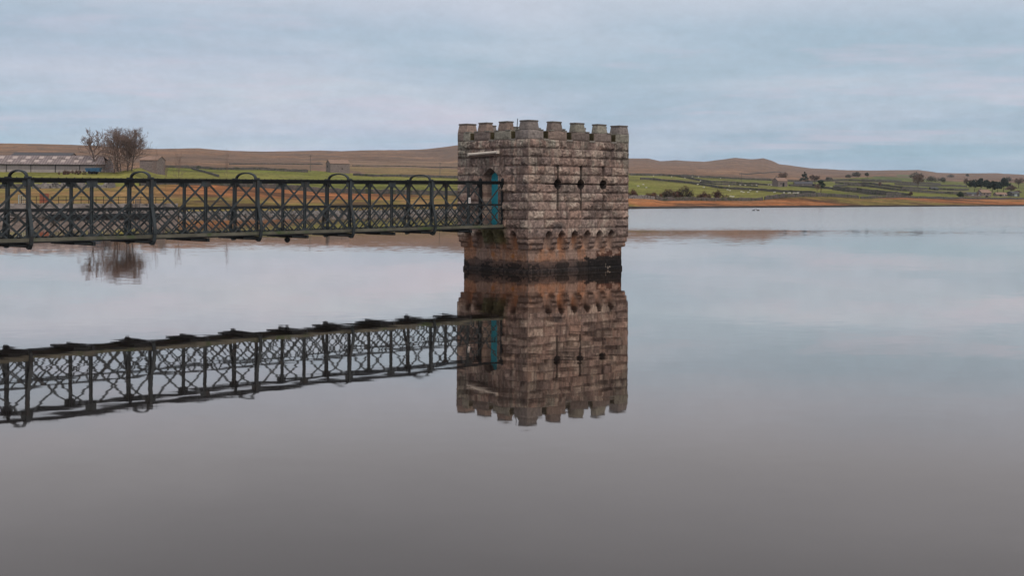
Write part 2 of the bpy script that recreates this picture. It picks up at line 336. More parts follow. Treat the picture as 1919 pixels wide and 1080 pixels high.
paint([(1560, 333), (1650, 336), (1640, 338), (1560, 336)], (0.13, 0.125, 0.06), 0.6)
paint([(1616, 335), (1690, 337), (1690, 341), (1616, 340.5)], (0.085, 0.085, 0.065), 0.8)
paint([(1460, 345), (1449, 341), (1490, 344)], (0.12, 0.14, 0.04), 0.5)
paint([(1560, 356), (1600, 361), (1640, 364), (1680, 366.5), (1640, 367.5), (1600, 364)], (0.09, 0.075, 0.065), 0.5)
paint([(1740, 357), (1812, 358), (1820, 363), (1740, 361)], (0.17, 0.135, 0.075), 0.7)
g = grid_mesh('terrain', np.stack([Xg, Yg, Zg], -1), M['land'], col=C, flip=False)
tag(g, kind='structure')

# ------------------------------------------------------------------ water
wm = bpy.data.materials.new('lake_water'); wm.use_nodes = True; nt = wm.node_tree; nt.nodes.clear()
tc = N(nt, 'ShaderNodeTexCoord').outputs['Object']; sp = N(nt, 'ShaderNodeSeparateXYZ', {0: tc})
def wn(scale, st, det=2, dist=0.0, rot=0.0):
    m = N(nt, 'ShaderNodeMapping', {0: tc, 2: (0, 0, rot), 3: st}).outputs[0]
    return N(nt, 'ShaderNodeTexNoise', {'Vector': m, 'Scale': scale, 'Detail': det, 'Roughness': 0.5, 'Distortion': dist}).outputs[0]
def wc(scale, st, det=2, rot=0.0):
    m = N(nt, 'ShaderNodeMapping', {0: tc, 2: (0, 0, rot), 3: st}).outputs[0]
    c = N(nt, 'ShaderNodeTexNoise', {'Vector': m, 'Scale': scale, 'Detail': det, 'Roughness': 0.5}).outputs[1]
    return N(nt, 'ShaderNodeVectorMath', {0: c, 1: (0.5, 0.5, 0.5)}, operation='SUBTRACT').outputs[0]
def vs(v, k):
    n = N(nt, 'ShaderNodeVectorMath', {0: v}, operation='SCALE')
    if isinstance(k, bpy.types.NodeSocket): nt.links.new(k, n.inputs['Scale'])
    else: n.inputs['Scale'].default_value = k
    return n.outputs[0]
def va(a, b): return N(nt, 'ShaderNodeVectorMath', {0: a, 1: b}, operation='ADD').outputs[0]
# breeze patches: stronger ripples far out on the right, faint ones near the tower
yk = mth(nt, 'DIVIDE', sp.outputs['Y'], 1000.0)
far = ramp(nt, mth(nt, 'ADD', yk, mth(nt, 'MULTIPLY', mth(nt, 'SUBTRACT', wn(0.02, (1, 3, 1), 3), 0.5), 0.05)), [(0.114, 0.0), (0.150, 1.0)])
right = ramp(nt, mth(nt, 'DIVIDE', sp.outputs['X'], sp.outputs['Y']), [(0.03, 0.0), (0.09, 1.0)])
mid = ramp(nt, yk, [(0.015, 0.0), (0.024, 0.35), (0.060, 0.55), (0.11, 1.0)])
patch = mth(nt, 'MULTIPLY', ramp(nt, wn(0.12, (0.4, 1.8, 1), 3), [(0.38, 0.25), (0.62, 1.0)]), mid)
slow = va(vs(wc(0.7, (0.6, 1.0, 1), 2, 0.3), 0.005), vs(wc(3.2, (0.7, 1, 1), 1, -0.5), 0.0055)); fine = vs(wc(5.6, (0.35, 1, 1), 2, -0.1), mth(nt, 'ADD', mth(nt, 'MULTIPLY', patch, 0.020), 0.001))
rough_ = vs(wc(3.1, (0.6, 1, 1), 3, 0.1), mth(nt, 'MULTIPLY', mth(nt, 'MULTIPLY', far, right), 0.62))
rough_ = N(nt, 'ShaderNodeVectorMath', {0: N(nt, 'ShaderNodeVectorMath', {0: rough_}, operation='ABSOLUTE').outputs[0], 1: (0.3, -1.0, 0)}, operation='MULTIPLY').outputs[0]
pert = va(va(slow, fine), rough_)
pert = N(nt, 'ShaderNodeVectorMath', {0: pert, 1: (1, 1, 0)}, operation='MULTIPLY').outputs[0]
bmp = N(nt, 'ShaderNodeVectorMath', {0: va(pert, (0, 0, 1))}, operation='NORMALIZE').outputs[0]
fr = N(nt, 'ShaderNodeFresnel', {'IOR': 1.34, 'Normal': bmp}).outputs[0]
fr = ramp(nt, fr, [(0.0, 0.0), (0.19, 0.20), (0.30, 0.35), (0.42, 0.62), (0.57, 0.88), (0.80, 0.97)])
gl = N(nt, 'ShaderNodeBsdfGlossy', {'Color': (1.0, 0.915, 0.855, 1), 'Roughness': 0.022, 'Normal': bmp})
df = N(nt, 'ShaderNodeBsdfDiffuse', {'Color': (0.016, 0.013, 0.012, 1)})
mxs = N(nt, 'ShaderNodeMixShader', {0: fr, 1: df.outputs[0], 2: gl.outputs[0]})
N(nt, 'ShaderNodeOutputMaterial', {0: mxs.outputs[0]})
me = bpy.data.meshes.new('water'); me.from_pydata([(-2600, -1500, 0), (2600, -1500, 0), (2600, 1900, 0), (-2600, 1900, 0)], [], [(0, 1, 2, 3)])
tag(link('water', me, wm), kind='structure')

# ------------------------------------------------------------------ the tower
D0 = 47.6; XC = 30 / F * D0; AL = math.atan(F / 2600.0)
ca, sa = math.cos(AL), math.sin(AL)
LR, LL = 0.1169 * D0, 0.0868 * D0
PITR, PITL = None, None
tower = empty('water_tower', (XC, D0, 0), AL)      # local x = along right-hand face, local y = along left-hand face
tag(tower, 'square castellated stone tower standing in the still lake at the end of the footbridge', 'tower')
def ua(x): k = (x - CX) / F; return (k * D0 - XC) / (ca - k * sa)        # photo column -> metres along the right face
def ub(x): k = (x - CX) / F; return (k * D0 - XC) / (-sa - k * ca)       # -> metres along the left face
CH = 0.34; Z0 = 1.69
archR = [ua(x) for x in (1028.5, 1052.5, 1077, 1100.5, 1123.5, 1145.5)]; archL = [ub(x) for x in (878, 899, 919.5, 940, 962)]
DB0, DB1, DSP, DAP = 1.71, 2.52, 3.72, 4.00
loops = [ua(x) for x in (1044.5, 1088, 1130)]
def smoothprof(z):
    e = np.where(z >= 1.32, 0.0, np.where(z >= 1.09, 0.045, np.where(z >= 0.90, 0.105, 0.20)))
    e = np.where(z < 0.74, 0.205, e); e = np.where(z < 0.42, 0.20, e); e = np.where(z < 0.13, 0.175, e)
    return e
rng = np.random.RandomState(7)
def blocks(L, seed):
    r = np.random.RandomState(seed); out = []
    for c in range(40):
        x = 0; js = [0]; x = r.uniform(0.3, 0.95)
        while x < L - 0.35: js.append(x); x += r.uniform(0.42, 1.15)
        js.append(L); out.append(js)
    return out
def face(L, which, res):
    seed = {'R': 11, 'L': 23, 'BR': 37, 'BL': 53}[which]; B = blocks(L, seed)
    us = np.linspace(0, L, int(L / res) + 1); zs = np.arange(-0.8, 5.0901, res); zs[-1] = 5.09
    U, Zz = np.meshgrid(us, zs, indexing='ij')
    k = np.floor((Zz - Z0) / CH + 1e-6).astype(int)
    zlo = Z0 + k * CH; hh = np.full_like(U, CH)
    # lower zone courses
    bounds = [(-2, -0.3), (-0.3, 0.13), (0.13, 0.42), (0.42, 0.74), (0.74, 0.90), (0.90, 1.09), (1.09, 1.32), (1.32, 1.69)]
    ci = k + 12
    for bi, (a, b) in enumerate(bounds):
        m = (Zz >= a - 1e-6) & (Zz < b - 1e-6); zlo = np.where(m, a, zlo); hh = np.where(m, b - a, hh); ci = np.where(m, bi, ci)
    left = np.zeros_like(U); wid = np.ones_like(U)
    for c in np.unique(ci):
        m = ci == c; js = np.array(B[c]); idx = np.clip(np.searchsorted(js, U[m], side='right') - 1, 0, len(js) - 2)
        left[m] = js[idx]; wid[m] = js[idx + 1] - js[idx]
    bid = ci * 131.7 + left * 17.3
    r1 = _h(np.floor(bid * 7), ci, ci * 0, seed); r2 = _h(np.floor(bid * 5), ci, ci * 0 + 3, seed); r3 = _h(np.floor(bid * 3), ci, ci * 0 + 9, seed)
    nzm = fbm(U * 12, Zz * 12, 1, seed + 61, 2); du = np.minimum(U - left, left + wid - U); dz = np.minimum(Zz - zlo, zlo + hh - Zz); dd = np.minimum(du, dz)
    mask = sst(0.012, 0.07 , dd + 0.02 * (nzm - 0.5)); fz = (Zz - zlo) / hh
    nz = fbm(U * 5.5 + bid, Zz * 7.5, 0, seed, 4); ridg = 1 - np.abs(fbm(U * 3.0 + bid * 1.7, Zz * 5.5 + r1 * 9, 4, seed + 3, 3) * 2 - 1) 
    rough = np.where(r2 < 0.22, 0.25, 0.65 + 0.6 * r3)
    out = mask * rough * (0.012 + 0.085 * np.clip(nz - 0.28, 0, 1) + 0.05 * np.clip(ridg - 0.72, 0, 1) * 2.2 + 0.022 * np.sin(np.pi * np.clip(fz * 1.15, 0, 1)))
    out *= np.where(Zz < 0.9, 0.15, np.where(Zz < 1.69, 0.7, 1.0))
    out -= 0.012 * (dd < 0.012)
    dep = smoothprof(Zz); grime_shade = np.zeros_like(U); void = np.zeros_like(U)
    arches = {'R': archR, 'L': archL}.get(which, [0.55 + i * (L - 1.1) / 5 for i in range(6)])
    for uc in arches:
        q = np.abs(U - uc); apex = 1.44 + 0.155 * np.clip(1 - (q / 0.185) ** 1.5, 0, 1)
        ins = (q < 0.185) & (Zz > 0.88) & (Zz < apex)
        apx2 = 1.47 + 0.175 * np.clip(1 - (q / 0.23) ** 1.5, 0, 1)
        hood = (q < 0.235) & (Zz > 1.32) & (Zz < apx2) & ~ins
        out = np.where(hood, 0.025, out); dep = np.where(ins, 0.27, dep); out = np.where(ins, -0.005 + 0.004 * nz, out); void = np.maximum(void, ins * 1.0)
    # stones between neighbouring arches narrow to corbels
    near = np.min([np.abs(U - uc) for uc in arches], axis=0); span = (U > arches[0 if arches[0] < arches[-1] else -1]) & (U < max(arches))
    side = (near > 0.185) & (near < 0.215) & (Zz < 1.30) & (Zz > 0.90)
    out = np.where(side, 0.0, out)
    if which == 'R':
        for uc in loops:
            r = np.hypot(U - uc, Zz - 3.39)
            slit = (np.abs(U - uc) < 0.042) & (Zz > 2.40) & (Zz < 4.05)
            marg = ((np.abs(U - uc) < 0.075) & (Zz > 2.38) & (Zz < 4.08)) | (r < 0.25)
            ends = (np.hypot(U - uc, Zz - 4.06) < 0.06)
            arm = (np.abs(Zz - 3.385) < 0.016) & (np.abs(U - uc) < 0.62); armend = np.hypot(np.abs(U - uc) - 0.62, Zz - 3.385) < 0.045
            out = np.where(marg, 0.012, out)
            out = np.where(arm | armend, -0.12, out); out = np.where(slit | ends, -0.32, out)
            out = np.where(r < 0.18, -0.80, out); grime_shade = np.maximum(grime_shade, np.where(r > 0.22, 0.72, 1.0) * ((np.abs(U - uc) < 0.055) & (Zz > 2.38) & (Zz < 4.06) | (r < 0.196) | (np.hypot(U - uc, Zz - 4.06) < 0.075)) * 0.93 + (arm | armend) * 0.6)
    if which == 'L':
        uc = (DB0 + DB1) / 2; hw = (DB1 - DB0) / 2; q = np.abs(U - uc)
        apex = DSP + (DAP - DSP) * np.clip(1 - (q / hw) ** 1.25, 0, 1)
        ins = (q < hw) & (Zz > 1.74) & (Zz < apex)
        vou = (q < 0.80) & (Zz > DSP - 0.02) & (Zz < 4.41) & ~ins & (Zz > DSP + 0.1 - 0.2 * (q / 0.8))
        ang = np.arctan2(U - uc, Zz - (DSP - 0.45)); fr = np.abs((ang / 0.30) % 1 - 0.5)
        out = np.where(vou, np.where(fr > 0.47, -0.01, 0.02 + 0.03 * nz), out)
        ring = (q < hw + 0.06) & (Zz > 1.74) & (Zz < apex + 0.05) & ~ins
        out = np.where(ring & ~vou, 0.005, out); out = np.where(ins, -0.44, out)
    edge = sst(0.03, 0.09, np.minimum(U, L - U)); out = np.where(out > 0, out * edge + 0.0 * out, out)
    e = smoothprof(Zz); depth = dep - out
    # colour
    warm = np.array((0.240, 0.165, 0.132)); pale = np.array((0.31, 0.265, 0.22)); dk = np.array((0.125, 0.095, 0.085)); grn = np.array((0.20, 0.20, 0.165)); grey = np.array((0.185, 0.16, 0.15))
    def m2(a, b, t): return a * (1 - t[..., None]) + b * t[..., None]
    c = np.broadcast_to(warm, U.shape + (3,)).copy(); c = m2(c, grey, r3 * 0.8); c = m2(c, dk, sst(0.45, 1.0, r1) * 0.75); c = m2(c, pale, (r2 > 0.78) * 0.5); c = m2(c, np.array((0.27, 0.18, 0.135)), (r3 > 0.72) * 0.4)
    f1 = fbm(U * 1.6, Zz * 1.6, 2, seed + 8, 4); f2 = fbm(U * 4, Zz * 4, 7, seed + 9, 4); f3 = fbm(U * 2.6, Zz * 0.6, 5, seed + 10, 4)
    c = m2(c, pale * 1.1, sst(0.56, 0.68, f2) * 0.6); c = m2(c, grn, sst(0.52, 0.66, f3) * sst(3.4, 4.6, Zz) * 0.75)
    c = m2(c, dk * 0.6, sst(0.52, 0.66, f1) * 0.6); f5 = fbm(U * 15, Zz * 15, 3, seed + 77, 3); c = c * (0.40 + 1.30 * f5)[..., None]; strk = fbm(U * 7, Zz * 0.9, 8, seed + 41, 3); c = m2(c, dk * 0.55, sst(0.56, 0.68, strk) * 0.5); c = m2(c, pale * 1.15, sst(0.60, 0.70, fbm(U * 8, Zz * 1.1, 18, seed + 43, 3)) * 0.5 * sst(3.4, 4.9, Zz))
    c = m2(c, np.array((0.085, 0.065, 0.06)), (dd < 0.011) * (0.25 + 0.5 * (f2 > 0.5)) * (Zz > 0.9)); c = c * 0.96
    org = np.array((0.27, 0.135, 0.075)); pnk = np.array((0.24, 0.165, 0.13))
    lowz = 1 - sst(1.15, 1.5, Zz); c = m2(c, m2(np.broadcast_to(pnk, U.shape + (3,)), org, sst(0.42, 0.62, f3)), lowz * 0.75)
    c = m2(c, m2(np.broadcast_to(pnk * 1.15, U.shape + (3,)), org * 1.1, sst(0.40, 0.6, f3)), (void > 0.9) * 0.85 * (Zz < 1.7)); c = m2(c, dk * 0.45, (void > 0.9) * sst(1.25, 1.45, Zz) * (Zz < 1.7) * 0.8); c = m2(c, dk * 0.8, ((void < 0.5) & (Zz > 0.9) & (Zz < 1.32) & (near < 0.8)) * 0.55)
    if which == 'R': c = m2(c, np.array((0.07, 0.065, 0.065)), (1 - sst(0.15, 0.5, np.abs(U - 1.55))) * (1 - sst(0.1, 0.28, np.abs(Zz - 1.72))) * 0.7)
    if which == 'L':
        c = m2(c, np.array((0.33, 0.13, 0.03)), (1 - sst(0.04, 0.13, np.hypot(U - 1.05, (Zz - 0.62)))) * 0.8)
        c = m2(c, np.array((0.33, 0.13, 0.03)), (1 - sst(0.04, 0.16, np.hypot(U - 2.2, (Zz - 0.66)))) * 0.6)
        c = m2(c, np.array((0.075, 0.085, 0.035)), (1 - sst(0.5, 1.0, np.abs(U - 2.0))) * (1 - sst(1.68, 1.9, Zz)) * sst(0.95, 1.2, Zz) * 0.75)
    c = m2(c, np.array((0.012, 0.010, 0.010)), np.clip(grime_shade, 0, 1))  # dirt and the shade of the loophole depths, both painted into the colour
    wet = 1 - sst(0.40, 0.50, Zz + (f2 - 0.5) * 0.30); c = m2(c, np.array((0.075, 0.052, 0.045)), wet * 0.85)
    wet2 = (1 - sst(0.08, 0.30, Zz + (f2 - 0.5) * 0.25)); c = m2(c, np.array((0.035, 0.028, 0.027)), wet2 * 0.85)
    f6 = fbm(U * 9, Zz * 12, 6, seed + 31, 4); alg = sst(0.50, 0.54, f2 * 0.5 + f6 * 0.5 + (f1 - 0.5) * 0.5) * (1 - sst(0.30, 0.44, Zz)); c = m2(c, np.array((0.012, 0.010, 0.009)), alg * 0.85)
    if which == 'R':
        pt = 1 - sst(0.0, 0.18, np.hypot((U - 4.6) / 1.3, (Zz - 0.28) / 0.42) - 0.85 + (f2 - 0.5) * 0.8 + (f6 - 0.5) * 1.4)
        c = m2(c, np.where((Zz < 0.55)[..., None], np.array((0.006, 0.005, 0.005)), np.array((0.055, 0.022, 0.014))), pt * 0.93)
        c = m2(c, pale, (sst(0.66, 0.70, fbm(U * 9, Zz * 9, 1, 99, 2)) * (np.hypot(U - 4.55, (Zz - 0.2) * 2) < 0.35)) * 0.8)
    # world (tower-local) positions with clean corners
    a = np.clip(U, e, L - e)
    if which == 'R': P = np.stack([a, depth, Zz], -1)
    elif which == 'L': P = np.stack([depth, a, Zz], -1)
    elif which == 'BR': P = np.stack([a, LL - depth, Zz], -1)
    else: P = np.stack([LR - depth, a, Zz], -1)
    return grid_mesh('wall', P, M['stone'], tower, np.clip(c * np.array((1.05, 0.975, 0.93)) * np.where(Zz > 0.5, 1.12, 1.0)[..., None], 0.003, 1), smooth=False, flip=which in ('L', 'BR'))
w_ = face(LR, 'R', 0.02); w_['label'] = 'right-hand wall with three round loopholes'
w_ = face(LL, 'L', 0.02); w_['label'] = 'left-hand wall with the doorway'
face(LR, 'BR', 0.06); face(LL, 'BL', 0.06)

def rockbox(mb, lo, hi, seed, amp=0.03, taper=(0, 0, 0, 0), col=None, res=0.05, flat=False):
    """box with rough side faces; taper = inset of the top on -x,+x,-y,+y"""
    x0, y0, z0 = lo; x1, y1, z1 = hi; r = np.random.RandomState(seed)
    if col is None:
        base = np.array([(0.25, 0.18, 0.145), (0.21, 0.175, 0.155), (0.17, 0.13, 0.11), (0.24, 0.215, 0.17)][r.randint(4)]) * r.uniform(0.85, 1.15)
    else: base = np.array(col)
    nz = max(2, int((z1 - z0) / res) + 1)
    def corner(t): return (x0 + taper[0] * t, x1 - taper[1] * t, y0 + taper[2] * t, y1 - taper[3] * t)
    faces = [('x', -1), ('x', 1), ('y', -1), ('y', 1)]
    for ax, sg in faces:
        n = max(2, int(((x1 - x0) if ax == 'y' else (y1 - y0)) / res) + 1); vs = []
        for i in range(n + 1):
            for j in range(nz + 1):
                s = i / n; t = j / nz; X0, X1, Y0, Y1 = corner(t)
                edge = min(s, 1 - s) * n; ez = min(t, 1 - t) * nz
                msk = min(1, edge / 1.2) * min(1, ez / 1.2)
                o = amp * msk * (0.3 + 1.4 * float(fbm(s * 3 + seed * 3.1 + (9 if ax == 'x' else 0), t * 3 + sg, seed, 3, 3)) - 0.25)
                if flat: o = 0
                z = z0 + (z1 - z0) * t
                if ax == 'y': vs.append((X0 + (X1 - X0) * s, (Y0 - o) if sg < 0 else (Y1 + o), z))
                else: vs.append(((X0 - o) if sg < 0 else (X1 + o), Y0 + (Y1 - Y0) * s, z))
        fs = []
        for i in range(n):
            for j in range(nz):
                a = i * (nz + 1) + j; q = (a, a + nz + 1, a + nz + 2, a + 1)
                if (ax == 'y') == (sg > 0): q = q[::-1]
                fs.append(q)
        mb.add(vs, fs, tuple(base))
    X0, X1, Y0, Y1 = corner(1)
    mb.add([(X0, Y0, z1), (X1, Y0, z1), (X1, Y1, z1), (X0, Y1, z1)], [(0, 1, 2, 3)], tuple(base))
    mb.add([(x0, y0, z0), (x1, y0, z0), (x1, y1, z0), (x0, y1, z0)], [(3, 2, 1, 0)], tuple(base))

TH = 0.36; ZS, ZM, ZT = 5.09, 5.42, 5.74; MW = 0.56; GAP = 0.28
pR = (LR - MW) / 4; pL = (LL - MW) / 3
par = MB(); sd_ = 0
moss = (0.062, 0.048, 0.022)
def side_ranges(L, n, p, s0, s1):
    slots = [MW / 2 + (i + 0.5) * p for i in range(n)]; ed = [s0] + sum([[s - GAP / 2, s + GAP / 2] for s in slots], []) + [s1]
    return [(ed[2 * i], ed[2 * i + 1]) for i in range(len(ed) // 2)], slots
segR, slR = side_ranges(LR, 4, pR, 0, LR); segL, slL = side_ranges(LL, 3, pL, TH, LL - TH)
for y0 in (0, LL - TH):
    for a, b in segR: sd_ += 1; rockbox(par, (a, y0, ZS + 0.003), (b, y0 + TH, ZM), sd_, 0.03)
for x0 in (0, LR - TH):
    for a, b in segL: sd_ += 1; rockbox(par, (x0, a, ZS + 0.003), (x0 + TH, b, ZM), sd_, 0.03)
# thin ledge stones in front of each slot and on each shoulder, mossy slot linings
for s in slR:
    for (ya, yb) in ((-0.035, 0.12), (LL - 0.12, LL + 0.035)):
        par.box((s - GAP / 2 - 0.02, ya, ZS - 0.045), (s + GAP / 2 + 0.02, yb, ZS + 0.02), c=(0.22, 0.19, 0.16))
        for t in (-1, 1): par.box((s + t * (GAP / 2 + 0.13) - 0.125, ya, ZM), (s + t * (GAP / 2 + 0.13) + 0.125, yb, ZM + 0.035), c=(0.20, 0.18, 0.15))
    for y0 in (0, LL - TH):
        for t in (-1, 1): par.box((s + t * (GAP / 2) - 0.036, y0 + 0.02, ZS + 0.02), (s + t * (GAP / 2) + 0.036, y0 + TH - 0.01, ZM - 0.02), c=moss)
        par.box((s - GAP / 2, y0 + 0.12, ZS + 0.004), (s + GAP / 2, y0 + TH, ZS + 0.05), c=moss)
for s in slL:
    for (xa, xb) in ((-0.035, 0.12), (LR - 0.12, LR + 0.035)):
        par.box((xa, s - GAP / 2 - 0.02, ZS - 0.045), (xb, s + GAP / 2 + 0.02, ZS + 0.02), c=(0.22, 0.19, 0.16))
        for t in (-1, 1): par.box((xa, s + t * (GAP / 2 + 0.13) - 0.125, ZM), (xb, s + t * (GAP / 2 + 0.13) + 0.125, ZM + 0.035), c=(0.20, 0.18, 0.15))
    for x0 in (0, LR - TH):
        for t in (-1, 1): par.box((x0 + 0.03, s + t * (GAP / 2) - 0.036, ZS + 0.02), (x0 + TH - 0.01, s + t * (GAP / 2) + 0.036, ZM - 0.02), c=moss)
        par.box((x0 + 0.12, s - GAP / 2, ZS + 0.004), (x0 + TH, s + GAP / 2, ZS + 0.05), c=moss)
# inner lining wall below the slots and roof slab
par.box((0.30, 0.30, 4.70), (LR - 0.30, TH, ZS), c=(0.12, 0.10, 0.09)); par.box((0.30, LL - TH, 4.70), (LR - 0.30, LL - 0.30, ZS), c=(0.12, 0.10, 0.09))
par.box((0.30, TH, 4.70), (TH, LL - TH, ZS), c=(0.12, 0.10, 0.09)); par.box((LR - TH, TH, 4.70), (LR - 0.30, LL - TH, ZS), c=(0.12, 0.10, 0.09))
for (a, b) in (((0, 0), (LR, 0.31)), ((0, LL - 0.31), (LR, LL)), ((0, 0.31), (0.31, LL - 0.31)), ((LR - 0.31, 0.31), (LR, LL - 0.31))):
    par.add([(a[0], a[1], ZS + 0.001), (b[0], a[1], ZS + 0.001), (b[0], b[1], ZS + 0.001), (a[0], b[1], ZS + 0.001)], [(0, 1, 2, 3)], moss)
par.build('parapet', M['stone'], tower)
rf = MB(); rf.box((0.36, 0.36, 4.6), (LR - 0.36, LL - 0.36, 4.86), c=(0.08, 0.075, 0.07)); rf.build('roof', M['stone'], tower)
def merlon(cx, cy, along, seed, corner=False):
    mb = MB(); w = MW / 2
    if corner: hx = hy = w; tp = (0.045,) * 4
    elif along == 'x': hx, hy, tp = w, TH / 2, (0.045, 0.045, 0.05, 0.02)
    else: hx, hy, tp = TH / 2, w, (0.05, 0.02, 0.045, 0.045)
    rockbox(mb, (cx - hx, cy - hy, ZM + 0.003), (cx + hx, cy + hy, ZT), seed, 0.02, tp)
    t = tp; mb2 = (cx - hx + t[0] - 0.025, cy - hy + t[2] - 0.025, ZT + 0.002), (cx + hx - t[1] + 0.025, cy + hy - t[3] + 0.025, ZT + 0.055)
    rockbox(mb, mb2[0], mb2[1], seed + 50, 0.006, (0.012,) * 4, col=(0.12, 0.10, 0.085), res=0.06)
    mb.build('merlon', M['stone'], tower)
s_ = 300
for j, y in enumerate((TH / 2, LL - TH / 2)):
    for i in range(5):
        s_ += 1; cnr = i in (0, 4)
        merlon(MW / 2 + i * pR, (MW / 2 if j == 0 else LL - MW / 2) if cnr else y, 'x', s_, cnr)
for j, x in enumerate((TH / 2, LR - TH / 2)):
    for i in (1, 2): s_ += 1; merlon(x, MW / 2 + i * pL, 'y', s_)
# door with its frame, at the back of the recess
d = MB(); uc = (DB0 + DB1) / 2; hw = (DB1 - DB0) / 2 - 0.005
d.add([(0.44 - 0.05, uc - hw, 1.76), (0.39, uc + hw, 1.76), (0.39, uc + hw, DSP), (0.39, uc, DAP - 0.02), (0.39, uc - hw, DSP)] + [(0.43, uc - hw, 1.76), (0.43, uc + hw, 1.76), (0.43, uc + hw, DSP), (0.43, uc, DAP - 0.02), (0.43, uc - hw, DSP)],
      [(0, 1, 2, 3, 4), (9, 8, 7, 6, 5), (0, 4, 9, 5), (1, 6, 7, 2), (2, 7, 8, 3), (3, 8, 9, 4), (0, 5, 6, 1)])
for k in range(-2, 3): d.box((0.378, uc + k * 0.15 - 0.012, 1.80), (0.392, uc + k * 0.15 + 0.012, DSP))
for z in (1.82, 2.7, 3.5): d.box((0.372, uc - hw, z), (0.388, uc + hw, z + 0.10))
door = d.build('door', M['teal'], tower)
h_ = MB(); h_.box((0.34, uc - 0.24, 2.70), (0.375, uc - 0.20, 2.82)); h_.build('handle', M['iron_dark'], door)
st = MB(); rockbox(st, (-0.10, DB0 - 0.1, 1.66), (0.36, DB1 + 0.1, 1.755), 900, 0.005, col=(0.2, 0.17, 0.14)); st.build('doorstep', M['stone'], tower)
# strip lamp above the door: cream tube with a brown bar beneath it
p0, p1 = ub(884), ub(937.5)
def zat(x, y, b, out=0.12):
    Yw = D0 + sa * (-out) + ca * b; return H - vr(x, y) / F * Yw
lz0, lz1 = zat(884, 289.5, p0), zat(937.5, 285, p1)
b_ = MB(); b_.bar((-0.10, p0 + 0.01, lz0 - 0.085), (-0.10, p1 - 0.0, lz1 - 0.085), 0.12, 0.075); lampbar = b_.build('brown_bar', M['dullbrown'], tower)
t_ = MB(); t_.tube([(-0.15, p0, lz0), (-0.15, p1, lz1)], 0.052, 10)
for p, z in ((p0, lz0), (p1, lz1)): t_.box((-0.20, p - 0.03, z - 0.06), (-0.08, p + 0.03, z + 0.06))
lamp = t_.build('strip_light', M['cream'], None); lamp.matrix_world = Matrix.Translation((XC, D0, 0)) @ Matrix.Rotation(AL, 4, 'Z')
tag(lamp, 'long cream strip light fixed above the pointed doorway of the tower', 'light fitting')
an = MB(); an.tube([(0.0, 0.0, 0), (0, 0, 0.55), (0.03, 0, 1.05)], [0.022, 0.02, 0.014], 6)
an.tube([(-0.1, 0, 0.62), (0.1, 0, 0.60)], 0.012, 5)
ant = an.build('aerial', M['iron_dark'])
apos = Vector((XC, D0, 0)) + Matrix.Rotation(AL, 3, 'Z') @ Vector((0.55, 1.25, 0)); ant.location = (apos.x, apos.y, 4.86)
tag(ant, 'thin metal aerial rod rising behind the tower battlements left of the corner merlon', 'aerial')

